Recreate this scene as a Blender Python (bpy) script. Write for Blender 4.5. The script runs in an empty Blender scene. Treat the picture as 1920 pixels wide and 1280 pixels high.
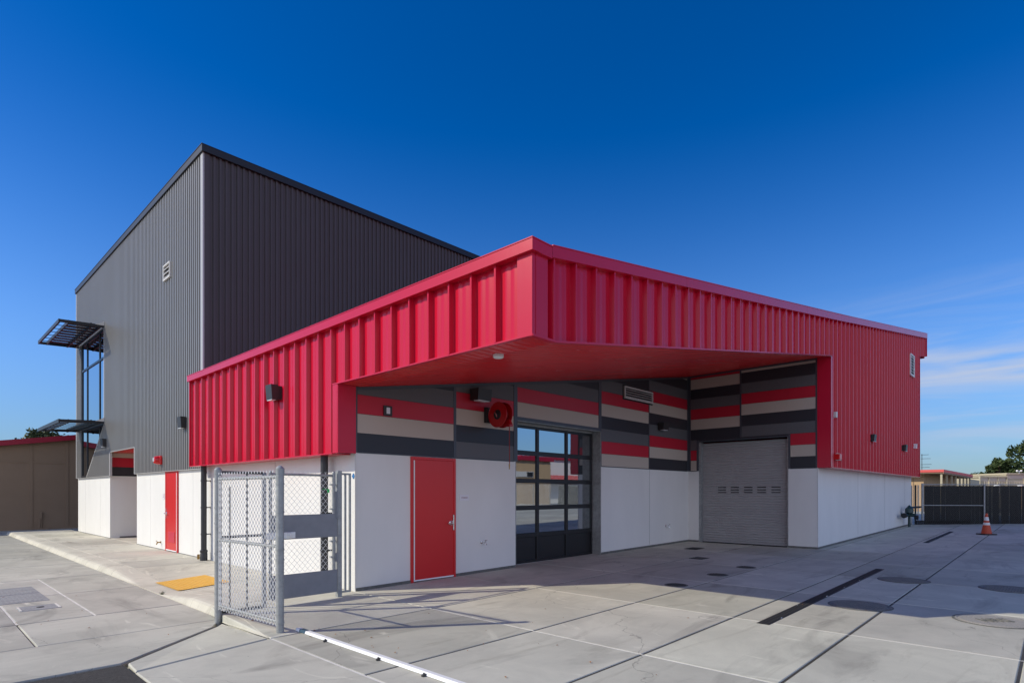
import bpy, math, random
from mathutils import Vector, Matrix
random.seed(7)
R = math.radians
scene = bpy.context.scene
C = scene.collection

# ---------------------------------------------------------------- camera, sky, sun, exposure
cd = bpy.data.cameras.new('camera')
cam = bpy.data.objects.new('camera', cd); C.objects.link(cam)
cam.location = (0, 0, 1.6)
cam.rotation_euler = (R(90), 0, R(-46.63))
cd.sensor_width = 36.0
cd.lens = 20.34
cd.shift_y = 0.1474
cd.clip_start = 0.05
cd.clip_end = 4000
scene.camera = cam

SUN_TRAVEL = Vector((1.24, -0.90, -1.0)).normalized()       # the way the light goes
to_sun = -SUN_TRAVEL
sun_el = math.asin(to_sun.z)
sun_az = math.atan2(to_sun.x, to_sun.y)
sl = bpy.data.lights.new('sun', 'SUN'); sl.energy = 3.65; sl.angle = R(0.53); sl.color = (1.0, 0.93, 0.76)
so = bpy.data.objects.new('sun', sl); C.objects.link(so)
so.rotation_euler = SUN_TRAVEL.to_track_quat('-Z', 'Y').to_euler()

world = bpy.data.worlds.new('World'); scene.world = world; world.use_nodes = True
wn = world.node_tree; wn.nodes.clear()
def wnode(t, **k):
    n = wn.nodes.new(t)
    for a, b in k.items(): setattr(n, a, b)
    return n
def wl(a, b): wn.links.new(a, b)
sky = wnode('ShaderNodeTexSky', sky_type='NISHITA')
sky.sun_disc = False; sky.sun_elevation = sun_el; sky.sun_rotation = sun_az % (2*math.pi)
sky.altitude = 300; sky.air_density = 1.0; sky.dust_density = 0.35; sky.ozone_density = 3.0
hs = wnode('ShaderNodeHueSaturation'); hs.inputs['Hue'].default_value = 0.5; hs.inputs['Saturation'].default_value = 1.42; hs.inputs['Value'].default_value = 1.0
wl(sky.outputs[0], hs.inputs['Color'])
HS = hs
# thin cirrus low in the sky
tc = wnode('ShaderNodeTexCoord')
sep = wnode('ShaderNodeSeparateXYZ'); wl(tc.outputs['Generated'], sep.inputs[0])
mp = wnode('ShaderNodeMapping'); mp.inputs['Scale'].default_value = (3.0, 3.0, 26.0); mp.inputs['Rotation'].default_value = (0.10, 0.04, 0)
wl(tc.outputs['Generated'], mp.inputs[0])
nz = wnode('ShaderNodeTexNoise'); nz.inputs['Scale'].default_value = 1.0; nz.inputs['Detail'].default_value = 7; nz.inputs['Roughness'].default_value = 0.55; nz.inputs['Distortion'].default_value = 0.6
wl(mp.outputs[0], nz.inputs['Vector'])
cr = wnode('ShaderNodeMapRange'); cr.inputs[1].default_value = 0.42; cr.inputs[2].default_value = 0.72; cr.interpolation_type = 'SMOOTHSTEP'
wl(nz.outputs[0], cr.inputs[0])
def wmath(op, a, b=None, clamp=False):
    n = wnode('ShaderNodeMath', operation=op, use_clamp=clamp)
    for i, v in enumerate((a, b)):
        if v is None: continue
        if isinstance(v, (int, float)): n.inputs[i].default_value = v
        else: wl(v, n.inputs[i])
    return n.outputs[0]
def wrange(v, a, b, c=0.0, d=1.0):
    n = wnode('ShaderNodeMapRange'); n.interpolation_type = 'SMOOTHSTEP'
    n.inputs[1].default_value = a; n.inputs[2].default_value = b; n.inputs[3].default_value = c; n.inputs[4].default_value = d
    wl(v, n.inputs[0]); return n.outputs[0]
wl(wrange(sep.outputs['Z'], 0.02, 0.58, 1.02, 1.44), HS.inputs['Saturation'])
dotn = wnode('ShaderNodeVectorMath', operation='DOT_PRODUCT'); wl(tc.outputs['Generated'], dotn.inputs[0]); dotn.inputs[1].default_value = (0.9995, -0.03, 0.0)
azm = wrange(dotn.outputs['Value'], 0.86, 0.965)
elm = wmath('MULTIPLY', wrange(sep.outputs['Z'], 0.01, 0.10), wrange(sep.outputs['Z'], 0.33, 0.15))
cm = wmath('MULTIPLY', wmath('MULTIPLY', cr.outputs[0], azm), elm)
# the one bright streak
band = wmath('MULTIPLY', wrange(sep.outputs['Z'], 0.125, 0.165), wrange(sep.outputs['Z'], 0.205, 0.175))
nz2 = wnode('ShaderNodeTexNoise'); nz2.inputs['Scale'].default_value = 2.2; nz2.inputs['Detail'].default_value = 5
wl(mp.outputs[0], nz2.inputs['Vector'])
band = wmath('MULTIPLY', wmath('MULTIPLY', band, azm), wrange(nz2.outputs[0], 0.25, 0.7))
cf = wmath('ADD', wmath('MULTIPLY', cm, 0.58), wmath('MULTIPLY', band, 0.85), True)
mixc = wnode('ShaderNodeMix', data_type='RGBA'); wl(cf, mixc.inputs['Factor'])
gain = wnode('ShaderNodeMix', data_type='RGBA', blend_type='MULTIPLY'); gain.inputs['Factor'].default_value = 1.0
wl(hs.outputs[0], gain.inputs['A']); gain.inputs['B'].default_value = (0.60, 0.80, 1.10, 1)
low = wnode('ShaderNodeVectorMath', operation='SCALE'); wl(gain.outputs['Result'], low.inputs[0]); wl(wmath('MULTIPLY', wrange(sep.outputs['Z'], -0.08, 0.26, 0.52, 1.16), wrange(sep.outputs['Z'], 0.28, 0.62, 1.0, 0.86)), low.inputs['Scale'])
# bright glow added over the unseen sky behind the viewer, to lift shaded walls
dv = wnode('ShaderNodeVectorMath', operation='DOT_PRODUCT'); wl(tc.outputs['Generated'], dv.inputs[0]); dv.inputs[1].default_value = (-0.80, -0.60, 0.05)
vf = wmath('MULTIPLY', wmath('MULTIPLY', wrange(dv.outputs['Value'], 0.05, 0.55), wmath('MULTIPLY', wrange(sep.outputs['Z'], -0.05, 0.05), wrange(sep.outputs['Z'], 0.28, 0.68, 1.0, 0.12))), wrange(nz.outputs[0], 0.1, 0.6, 0.55, 0.95))
sky_fill = wnode('ShaderNodeMix', data_type='RGBA'); wl(vf, sky_fill.inputs['Factor']); wl(low.outputs[0], sky_fill.inputs['A']); sky_fill.inputs['B'].default_value = (8.6, 9.4, 11.8, 1)
wl(sky_fill.outputs['Result'], mixc.inputs['A']); mixc.inputs['B'].default_value = (4.3, 4.8, 6.0, 1)
bg = wnode('ShaderNodeBackground'); bg.inputs['Strength'].default_value = 0.122
wl(mixc.outputs['Result'], bg.inputs['Color'])
wo = wnode('ShaderNodeOutputWorld'); wl(bg.outputs[0], wo.inputs[0])

scene.view_settings.view_transform = 'Standard'
scene.view_settings.look = 'None'
scene.view_settings.exposure = 0.0
scene.view_settings.gamma = 1.0

# ---------------------------------------------------------------- materials
def mat(name, col, rough=0.6, metal=0.0, spec=0.5, var=0.0, vscale=3.0, vcol=None, bump=0.0, bscale=60.0, stretch=(1, 1, 1), tint=False, ior=None, coat=0.0, fine=0.0, fscale=120.0):
    m = bpy.data.materials.new(name); m.use_nodes = True
    nt = m.node_tree; b = nt.nodes['Principled BSDF']
    b.inputs['Base Color'].default_value = (*col, 1); b.inputs['Roughness'].default_value = rough
    b.inputs['Metallic'].default_value = metal
    b.inputs['Specular IOR Level'].default_value = spec
    if ior: b.inputs['IOR'].default_value = ior
    if coat: b.inputs['Coat Weight'].default_value = coat; b.inputs['Coat Roughness'].default_value = 0.12
    tcn = nt.nodes.new('ShaderNodeTexCoord')
    mpn = nt.nodes.new('ShaderNodeMapping'); mpn.inputs['Scale'].default_value = stretch
    nt.links.new(tcn.outputs['Object'], mpn.inputs[0])
    cur = None
    if var or vcol:
        n = nt.nodes.new('ShaderNodeTexNoise'); n.inputs['Scale'].default_value = vscale; n.inputs['Detail'].default_value = 8; n.inputs['Roughness'].default_value = 0.62
        nt.links.new(mpn.outputs[0], n.inputs['Vector'])
        r = nt.nodes.new('ShaderNodeMapRange'); r.inputs[1].default_value = 0.3; r.inputs[2].default_value = 0.7
        nt.links.new(n.outputs[0], r.inputs[0])
        mx = nt.nodes.new('ShaderNodeMix'); mx.data_type = 'RGBA'
        nt.links.new(r.outputs[0], mx.inputs['Factor'])
        c2 = vcol or tuple(c*(1-var) for c in col)
        mx.inputs['A'].default_value = (*c2, 1); mx.inputs['B'].default_value = (*col, 1)
        cur = mx.outputs['Result']
        rr = nt.nodes.new('ShaderNodeMapRange'); rr.inputs[3].default_value = min(1, rough*1.12); rr.inputs[4].default_value = rough*0.92
        nt.links.new(n.outputs[0], rr.inputs[0]); nt.links.new(rr.outputs[0], b.inputs['Roughness'])
    if fine:
        n = nt.nodes.new('ShaderNodeTexNoise'); n.inputs['Scale'].default_value = fscale; n.inputs['Detail'].default_value = 3
        nt.links.new(tcn.outputs['Object'], n.inputs['Vector'])
        r = nt.nodes.new('ShaderNodeMapRange'); r.inputs[1].default_value = 0.3; r.inputs[2].default_value = 0.7; r.inputs[3].default_value = 1-fine; r.inputs[4].default_value = 1+fine
        nt.links.new(n.outputs[0], r.inputs[0])
        mx = nt.nodes.new('ShaderNodeMix'); mx.data_type = 'RGBA'; mx.blend_type = 'MULTIPLY'; mx.inputs['Factor'].default_value = 1
        if cur: nt.links.new(cur, mx.inputs['A'])
        else: mx.inputs['A'].default_value = (*col, 1)
        cc = nt.nodes.new('ShaderNodeCombineColor')
        for i in range(3): nt.links.new(r.outputs[0], cc.inputs[i])
        nt.links.new(cc.outputs[0], mx.inputs['B']); cur = mx.outputs['Result']
    if tint:
        a = nt.nodes.new('ShaderNodeAttribute'); a.attribute_name = 'tint'
        mx = nt.nodes.new('ShaderNodeMix'); mx.data_type = 'RGBA'; mx.blend_type = 'MULTIPLY'; mx.inputs['Factor'].default_value = 1
        if cur: nt.links.new(cur, mx.inputs['A'])
        else: mx.inputs['A'].default_value = (*col, 1)
        nt.links.new(a.outputs['Color'], mx.inputs['B']); cur = mx.outputs['Result']
    if cur: nt.links.new(cur, b.inputs['Base Color'])
    if bump:
        n = nt.nodes.new('ShaderNodeTexNoise'); n.inputs['Scale'].default_value = bscale; n.inputs['Detail'].default_value = 6
        nt.links.new(mpn.outputs[0], n.inputs['Vector'])
        bp = nt.nodes.new('ShaderNodeBump'); bp.inputs['Strength'].default_value = bump; bp.inputs['Distance'].default_value = 0.01
        nt.links.new(n.outputs[0], bp.inputs['Height']); nt.links.new(bp.outputs[0], b.inputs['Normal'])
    return m

def concrete(name, col, dark, stain, streak=(1, 1, 1)):
    m = bpy.data.materials.new(name); m.use_nodes = True; nt = m.node_tree; b = nt.nodes['Principled BSDF']
    b.inputs['Roughness'].default_value = 0.85; b.inputs['Specular IOR Level'].default_value = 0.3
    tcn = nt.nodes.new('ShaderNodeTexCoord')
    def noise(scale, detail, a, bb, st=(1, 1, 1), rough=0.6, dist=0.0):
        mpn = nt.nodes.new('ShaderNodeMapping'); mpn.inputs['Scale'].default_value = st; nt.links.new(tcn.outputs['Object'], mpn.inputs[0])
        n = nt.nodes.new('ShaderNodeTexNoise'); n.inputs['Scale'].default_value = scale; n.inputs['Detail'].default_value = detail; n.inputs['Roughness'].default_value = rough; n.inputs['Distortion'].default_value = dist
        nt.links.new(mpn.outputs[0], n.inputs['Vector'])
        r = nt.nodes.new('ShaderNodeMapRange'); r.inputs[1].default_value = a; r.inputs[2].default_value = bb; nt.links.new(n.outputs[0], r.inputs[0]); return r.outputs[0], n.outputs[0]
    def mix(f, A, B, bt='MIX'):
        mx = nt.nodes.new('ShaderNodeMix'); mx.data_type = 'RGBA'; mx.blend_type = bt
        if isinstance(f, float): mx.inputs['Factor'].default_value = f
        else: nt.links.new(f, mx.inputs['Factor'])
        for k, v in (('A', A), ('B', B)):
            if isinstance(v, tuple): mx.inputs[k].default_value = (*v, 1)
            else: nt.links.new(v, mx.inputs[k])
        return mx.outputs['Result']
    f1, _ = noise(0.9, 9, 0.38, 0.62, rough=0.65, dist=0.4)
    c = mix(f1, dark, col)
    f2, _ = noise(0.55, 6, 0.55, 0.74, st=streak, dist=1.2)
    c = mix(f2, c, stain)
    f3, n3 = noise(2.3, 8, 0.62, 0.70, st=(1.3, 0.45, 1), dist=0.8)
    c = mix(f3, c, tuple(x*1.12 for x in col))
    f4, n4 = noise(170, 2, 0.25, 0.75)
    c = mix(f4, c, mix(1.0, c, (0.86, 0.86, 0.86), 'MULTIPLY'))
    # broad dark scuffs left by tyres and water, and a few hairline cracks
    f5, _ = noise(0.8, 7, 0.57, 0.74, st=(0.35, 1.9, 1), rough=0.7, dist=2.2)
    c = mix(f5, c, mix(1.0, c, (0.74, 0.73, 0.71), 'MULTIPLY'))
    vc = nt.nodes.new('ShaderNodeTexVoronoi'); vc.feature = 'DISTANCE_TO_EDGE'; vc.inputs['Scale'].default_value = 0.22
    wv = nt.nodes.new('ShaderNodeTexNoise'); wv.inputs['Scale'].default_value = 1.5; wv.inputs['Detail'].default_value = 8; nt.links.new(tcn.outputs['Object'], wv.inputs['Vector'])
    vm = nt.nodes.new('ShaderNodeVectorMath'); vm.operation = 'MULTIPLY_ADD'; nt.links.new(wv.outputs['Color'], vm.inputs[0]); vm.inputs[1].default_value = (0.9, 0.9, 0); nt.links.new(tcn.outputs['Object'], vm.inputs[2])
    nt.links.new(vm.outputs[0], vc.inputs['Vector'])
    rc = nt.nodes.new('ShaderNodeMapRange'); rc.inputs[1].default_value = 0.0004; rc.inputs[2].default_value = 0.0013; rc.inputs[3].default_value = 0.45; rc.inputs[4].default_value = 0.0; nt.links.new(vc.outputs['Distance'], rc.inputs[0])
    c = mix(rc.outputs[0], c, (0.10, 0.095, 0.085))
    # pin-head specks of dirt
    vo = nt.nodes.new('ShaderNodeTexVoronoi'); vo.inputs['Scale'].default_value = 3.4; nt.links.new(tcn.outputs['Object'], vo.inputs['Vector'])
    r = nt.nodes.new('ShaderNodeMapRange'); r.inputs[1].default_value = 0.018; r.inputs[2].default_value = 0.03; r.inputs[3].default_value = 0.55; r.inputs[4].default_value = 0.0
    nt.links.new(vo.outputs['Distance'], r.inputs[0])
    c = mix(r.outputs[0], c, (0.05, 0.04, 0.035))
    a = nt.nodes.new('ShaderNodeAttribute'); a.attribute_name = 'tint'
    c = mix(1.0, c, a.outputs['Color'], 'MULTIPLY')
    nt.links.new(c, b.inputs['Base Color'])
    bp = nt.nodes.new('ShaderNodeBump'); bp.inputs['Strength'].default_value = 0.25; bp.inputs['Distance'].default_value = 0.004
    nt.links.new(n4, bp.inputs['Height']); nt.links.new(bp.outputs[0], b.inputs['Normal'])
    return m

def foliage(name, a, bcol):
    m = bpy.data.materials.new(name); m.use_nodes = True; nt = m.node_tree; b = nt.nodes['Principled BSDF']
    g = nt.nodes.new('ShaderNodeNewGeometry'); mx = nt.nodes.new('ShaderNodeMix'); mx.data_type = 'RGBA'
    nt.links.new(g.outputs['Random Per Island'], mx.inputs['Factor'])
    mx.inputs['A'].default_value = (*a, 1); mx.inputs['B'].default_value = (*bcol, 1)
    nt.links.new(mx.outputs['Result'], b.inputs['Base Color']); b.inputs['Roughness'].default_value = 0.6
    b.inputs['Specular IOR Level'].default_value = 0.3
    return m

M = {
 'red': mat('red_metal_paint', (0.58, 0.005, 0.030), 0.22, spec=0.32, var=0.06, vscale=1.2, bump=0.07, bscale=3.0),
 'red_trim': mat('red_trim_paint', (0.57, 0.009, 0.038), 0.25, spec=0.36, var=0.06, vscale=1.5, bump=0.12, bscale=3.0),
 'red_soffit': mat('red_soffit_paint', (0.74, 0.012, 0.014), 0.26, spec=0.5, var=0.2, vscale=2.0, stretch=(0.4, 5, 1), bump=0.03, bscale=10),
 'red_door': mat('red_door_paint', (0.62, 0.018, 0.02), 0.32, spec=0.5, var=0.04, vscale=2),
 'stucco': mat('white_plaster', (0.765, 0.75, 0.715), 0.9, spec=0.2, var=0.075, vscale=0.9, stretch=(1.2, 1.2, 0.45), bump=0.12, bscale=90, fine=0.02, fscale=200),
 'sunlit_clad': mat('grey_metal_sunlit_copy', (0.265, 0.255, 0.24), 0.40, metal=0.15, spec=0.5, var=0.08, vscale=0.6),  # lighter copy of the tall hall's cladding; sunlight is put into the colour
 'grey_trim': mat('pale_grey_trim_paint', (0.46, 0.45, 0.44), 0.4, spec=0.5),
 'shade_clad': mat('grey_metal_shaded_copy', (0.078, 0.068, 0.068), 0.5, spec=0.35, var=0.05, vscale=1),  # same cladding darkened for the face turned from the sun; shade in colour
 'char_trim': mat('charcoal_trim', (0.014, 0.015, 0.020), 0.45, spec=0.4),
 'slate_trim': mat('slate_blue_trim', (0.06, 0.066, 0.08), 0.4, spec=0.5),
 'pan_dark': mat('charcoal_panel', (0.032, 0.033, 0.040), 0.42, spec=0.35, fine=0.10, fscale=90),
 'pan_grey': mat('mid_grey_panel', (0.115, 0.115, 0.120), 0.5, spec=0.35, fine=0.14, fscale=90),
 'pan_red': mat('red_panel', (0.50, 0.014, 0.035), 0.42, spec=0.4, fine=0.05, fscale=90),
 'pan_beige': mat('beige_panel', (0.50, 0.43, 0.36), 0.55, spec=0.3, fine=0.05, fscale=90),
 'steel': mat('galvanised_steel', (0.40, 0.41, 0.40), 0.45, metal=0.25, var=0.35, vscale=14, bump=0.03, bscale=40),
 'wire': mat('galvanised_wire', (0.78, 0.78, 0.76), 0.45, metal=0.0),
 'gate_grey': mat('gate_grey_paint', (0.25, 0.26, 0.28), 0.5, spec=0.4, var=0.15, vscale=6),
 'black': mat('black_paint', (0.016, 0.016, 0.018), 0.45, spec=0.4),
 'bronze': mat('dark_bronze_fixture', (0.035, 0.033, 0.034), 0.45, spec=0.4),
 'pipe': mat('dark_grey_pipe', (0.042, 0.042, 0.045), 0.42, spec=0.4, var=0.25, vscale=8),
 'lens': mat('frosted_lens', (0.72, 0.74, 0.76), 0.3, spec=0.5),
 'door_frame': mat('black_aluminium', (0.012, 0.012, 0.014), 0.38, spec=0.45),
 'roll': mat('grey_roller_slats', (0.37, 0.36, 0.355), 0.42, spec=0.4, var=0.1, vscale=2),
 'chrome': mat('satin_chrome', (0.75, 0.75, 0.74), 0.25, metal=0.9),
 'white_trim': mat('white_weatherstrip', (0.80, 0.80, 0.80), 0.5),
 'offwhite': mat('offwhite_louver', (0.62, 0.60, 0.57), 0.5, spec=0.4),
 'brass': mat('aged_brass', (0.45, 0.27, 0.08), 0.4, metal=0.7, var=0.4, vscale=30),
 'reel_red': mat('gloss_red_reel', (0.42, 0.006, 0.010), 0.3, spec=0.5),
 'hose': mat('red_rubber_hose', (0.25, 0.02, 0.02), 0.5),
 'alarm_red': mat('alarm_red_plastic', (0.62, 0.01, 0.012), 0.25, spec=0.5),
 'yard': concrete('yard_concrete', (0.625, 0.605, 0.51), (0.51, 0.495, 0.42), (0.36, 0.345, 0.295), (0.8, 2.2, 1)),
 'walk': concrete('sidewalk_concrete', (0.69, 0.65, 0.54), (0.57, 0.54, 0.45), (0.43, 0.39, 0.32), (2.2, 0.8, 1)),
 'drive': concrete('driveway_concrete', (0.585, 0.565, 0.485), (0.475, 0.46, 0.395), (0.35, 0.335, 0.29), (2.0, 0.8, 1)),
 'curb': concrete('curb_concrete', (0.71, 0.675, 0.565), (0.60, 0.57, 0.475), (0.46, 0.43, 0.36)),
 'footing': mat('footing_concrete', (0.17, 0.17, 0.155), 0.9, var=0.4, vscale=12),
 'asphalt': mat('asphalt', (0.085, 0.080, 0.074), 0.95, spec=0.25, var=0.35, vscale=30, bump=0.8, bscale=160, fine=0.35, fscale=140),
 'dirt': mat('dark_joint_filler', (0.055, 0.050, 0.045), 0.95, var=0.3, vscale=4),
 'sealant': mat('dark_joint_sealant', (0.075, 0.068, 0.058), 0.8, var=0.5, vscale=3), 'pale_seal': mat('pale_joint_grout', (0.80, 0.77, 0.70), 0.85, var=0.25, vscale=5),
 'earth': mat('dry_earth', (0.22, 0.19, 0.15), 0.95, var=0.3, vscale=0.3),
 'yellow': mat('yellow_tactile', (0.84, 0.47, 0.07), 0.65, var=0.1, vscale=8),
 'iron': mat('cast_iron', (0.085, 0.080, 0.075), 0.7, metal=0.2, var=0.4, vscale=20, bump=0.6, bscale=70),
 'lid_dark': mat('dark_composite_lid', (0.22, 0.21, 0.195), 0.85, var=0.3, vscale=14, bump=0.5, bscale=90),
 'lid_conc': mat('concrete_lid', (0.33, 0.31, 0.28), 0.9, var=0.1, vscale=14, bump=0.5, bscale=90, fine=0.25, fscale=60),
 'lid_grey': mat('worn_grey_lid', (0.36, 0.36, 0.36), 0.85, var=0.35, vscale=10, stretch=(0.4, 2, 1), fine=0.2, fscale=50),
 'drain': mat('black_drain_iron', (0.018, 0.018, 0.020), 0.6, var=0.4, vscale=20),
 'white_steel': mat('white_painted_steel', (0.86, 0.86, 0.85), 0.5, var=0.08, vscale=5),
 'blue_tape': mat('blue_tape', (0.02, 0.16, 0.40), 0.6),
 'green_tag': mat('green_ribbon', (0.02, 0.5, 0.12), 0.6),
 'navy': mat('dark_blue_tape', (0.02, 0.07, 0.12), 0.5),
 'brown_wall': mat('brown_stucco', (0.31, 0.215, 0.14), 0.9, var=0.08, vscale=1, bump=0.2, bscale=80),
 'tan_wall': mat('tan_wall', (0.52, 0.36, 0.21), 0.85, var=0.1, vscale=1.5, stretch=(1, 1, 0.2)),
 'cream_wall': mat('cream_wall', (0.50, 0.44, 0.31), 0.8, var=0.06, vscale=1),
 'roof_red': mat('red_roof_edge', (0.36, 0.010, 0.035), 0.45, spec=0.4),
 'roof_pink': mat('faded_red_roof_edge', (0.72, 0.11, 0.10), 0.6),
 'roof_grey': mat('flat_roof', (0.30, 0.29, 0.27), 0.9),
 'slat': mat('black_privacy_slat', (0.005, 0.005, 0.006), 0.5, spec=0.3),
 'vinyl': mat('dark_vinyl_wire', (0.05, 0.055, 0.06), 0.4, spec=0.5),
 'cone_o': mat('orange_cone_plastic', (0.55, 0.07, 0.025), 0.6, var=0.25, vscale=9),
 'cone_w': mat('reflective_white_band', (0.72, 0.72, 0.70), 0.4, var=0.2, vscale=20),
 'rubber': mat('black_rubber', (0.02, 0.02, 0.02), 0.8),
 'valve': mat('dark_green_valve_paint', (0.02, 0.05, 0.05), 0.4, spec=0.5),
 'bark': mat('bark', (0.10, 0.07, 0.05), 0.95, var=0.4, vscale=8),
 'leaf1': foliage('pine_needles', (0.018, 0.040, 0.012), (0.075, 0.10, 0.030)),
 'leaf2': foliage('broad_leaves', (0.030, 0.050, 0.015), (0.11, 0.12, 0.045)),
 'dry': mat('dry_leaf', (0.42, 0.17, 0.05), 0.8, var=0.5, vscale=40),
 'sign_white': mat('white_sign_plastic', (0.74, 0.72, 0.74), 0.4),
 'sign_ink': mat('dark_red_lettering', (0.22, 0.02, 0.05), 0.6),
 'inside': mat('dim_interior', (0.05, 0.05, 0.05), 0.9),
}
# coated reflective glazing: mirror-like with the slight waviness of real panes
g = mat('reflective_glazing', (0.40, 0.43, 0.46), 0.015, metal=1.0, bump=0.045, bscale=1.3)
M['glass'] = g
g2 = mat('tinted_window_glass', (0.34, 0.42, 0.50), 0.01, metal=1.0, bump=0.012, bscale=0.8)
M['glass2'] = g2

# ---------------------------------------------------------------- mesh helpers
class MB:
    def __init__(s): s.v = []; s.f = []; s.m = []; s.t = []; s.tint = (1, 1, 1)
    def face(s, pts, m=0):
        i = len(s.v); s.v += [tuple(p) for p in pts]; s.f.append(tuple(range(i, i+len(pts)))); s.m.append(m); s.t.append(s.tint)
    def mesh(s, vs, fs, m=0):
        i = len(s.v); s.v += [tuple(p) for p in vs]
        for f in fs: s.f.append(tuple(j+i for j in f)); s.m.append(m); s.t.append(s.tint)
    def hexa(s, p, m=0):    # 8 points: bottom four then top four
        s.mesh(p, [(3, 2, 1, 0), (4, 5, 6, 7), (0, 1, 5, 4), (1, 2, 6, 5), (2, 3, 7, 6), (3, 0, 4, 7)], m)
    def box(s, x0, x1, y0, y1, z0, z1, m=0):
        s.hexa([(x0, y0, z0), (x1, y0, z0), (x1, y1, z0), (x0, y1, z0), (x0, y0, z1), (x1, y0, z1), (x1, y1, z1), (x0, y1, z1)], m)
    def bbox(s, x0, x1, y0, y1, z0, z1, b=0.004, m=0):   # box with chamfered edges
        X, Y, Z = (x0, x1), (y0, y1), (z0, z1); c = Vector(((x0+x1)/2, (y0+y1)/2, (z0+z1)/2))
        vs = []; idx = {}
        for i in (0, 1):
            for j in (0, 1):
                for k in (0, 1):
                    for ax in range(3):
                        p = [X[i], Y[j], Z[k]]
                        for a, q in enumerate((i, j, k)):
                            if a != ax: p[a] += b if q == 0 else -b
                        idx[(i, j, k, ax)] = len(vs); vs.append(p)
        fs = []
        for ax in range(3):
            for sgn in (0, 1):
                o = [a for a in range(3) if a != ax]; loop = []
                for q in ((0, 0), (1, 0), (1, 1), (0, 1)):
                    key = [0, 0, 0]; key[ax] = sgn; key[o[0]] = q[0]; key[o[1]] = q[1]; loop.append(idx[(*key, ax)])
                if (sgn == 0) != (ax == 1): loop.reverse()
                fs.append(tuple(loop))
        for ax in range(3):
            o = [a for a in range(3) if a != ax]
            for q in ((0, 0), (1, 0), (1, 1), (0, 1)):
                k0 = [0, 0, 0]; k0[o[0]] = q[0]; k0[o[1]] = q[1]; k1 = list(k0); k1[ax] = 1
                fs.append((idx[(*k0, o[0])], idx[(*k1, o[0])], idx[(*k1, o[1])], idx[(*k0, o[1])]))
        for i in (0, 1):
            for j in (0, 1):
                for k in (0, 1): fs.append(tuple(idx[(i, j, k, a)] for a in range(3)))
        s.mesh(vs, fs, m)
    def tube(s, p0, p1, r, n=10, m=0, r1=None, cap=True):
        p0 = Vector(p0); p1 = Vector(p1); d = (p1-p0)
        if d.length < 1e-6: return
        d.normalize(); a = Vector((0, 0, 1)) if abs(d.z) < 0.9 else Vector((1, 0, 0))
        u = d.cross(a).normalized(); w = d.cross(u); r1 = r if r1 is None else r1
        vs = []
        for p, rr in ((p0, r), (p1, r1)):
            for k in range(n):
                t = 2*math.pi*(k+0.5)/n; vs.append(p+u*(rr*math.cos(t))+w*(rr*math.sin(t)))
        fs = [(k, (k+1) % n, n+(k+1) % n, n+k) for k in range(n)]
        if cap: fs += [tuple(range(n))[::-1], tuple(range(n, 2*n))]
        s.mesh(vs, fs, m)
    def lathe(s, c, ax, prof, n=24, m=0):     # prof: (height along ax, radius)
        c = Vector(c); d = Vector(ax).normalized(); a = Vector((0, 0, 1)) if abs(d.z) < 0.9 else Vector((1, 0, 0))
        u = d.cross(a).normalized(); w = d.cross(u); vs = []
        for h, r in prof:
            for k in range(n):
                t = 2*math.pi*k/n; vs.append(c+d*h+u*(r*math.cos(t))+w*(r*math.sin(t)))
        fs = []
        for i in range(len(prof)-1):
            for k in range(n): fs.append((i*n+k, i*n+(k+1) % n, (i+1)*n+(k+1) % n, (i+1)*n+k))
        fs += [tuple(range(n))[::-1], tuple(range((len(prof)-1)*n, len(prof)*n))]
        s.mesh(vs, fs, m)
    def build(s, name, mats, parent=None, smooth=False, tint=False):
        me = bpy.data.meshes.new(name)
        off = Vector((0, 0, 0))
        if parent is not None: off = root_of(parent)
        elif s.v:
            off = Vector((sum(v[0] for v in s.v)/len(s.v), sum(v[1] for v in s.v)/len(s.v), min(v[2] for v in s.v)))
        me.from_pydata([(v[0]-off.x, v[1]-off.y, v[2]-off.z) for v in s.v], [], s.f)
        if isinstance(mats, str): mats = [mats]
        for q in mats: me.materials.append(M[q])
        me.polygons.foreach_set('material_index', s.m)
        if tint:
            at = me.attributes.new('tint', 'FLOAT_COLOR', 'FACE')
            at.data.foreach_set('color', [c for t in s.t for c in (*t, 1)])
        if smooth:
            me.shade_smooth() if hasattr(me, 'shade_smooth') else me.polygons.foreach_set('use_smooth', [True]*len(me.polygons))
            try: me.set_sharp_from_angle(angle=R(35))
            except Exception: pass
        me.update()
        o = bpy.data.objects.new(name, me); C.objects.link(o)
        if parent is not None: o.parent = parent
        else: o.location = off
        return o
def build_split(mb, name, mats, parent, smooth=False):
    """every loose piece becomes a part of its own"""
    par = list(range(len(mb.v)))
    def find(a):
        while par[a] != a: par[a] = par[par[a]]; a = par[a]
        return a
    for f in mb.f:
        r = find(f[0])
        for q in f[1:]: par[find(q)] = r
    groups = {}
    for i, f in enumerate(mb.f): groups.setdefault(find(f[0]), []).append(i)
    out = []
    for fs in groups.values():
        n = MB(); idx = {}
        for i in fs:
            for q in mb.f[i]:
                if q not in idx: idx[q] = len(n.v); n.v.append(mb.v[q])
            n.f.append(tuple(idx[q] for q in mb.f[i])); n.m.append(mb.m[i]); n.t.append(mb.t[i])
        out.append(n.build(name, mats, parent, smooth))
    return out
def root_of(o):
    p = Vector(o.location)
    while o.parent is not None: o = o.parent; p = p+Vector(o.location)
    return p
def thing(name, loc, label, cat, group=None):
    o = bpy.data.objects.new(name, None); C.objects.link(o); o.location = loc
    o['label'] = label; o['category'] = cat
    if group: o['group'] = group
    return o
def tag(o, label, cat, group=None):
    o['label'] = label; o['category'] = cat
    if group: o['group'] = group
    return o
def structure(o): o['kind'] = 'structure'; return o

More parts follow.
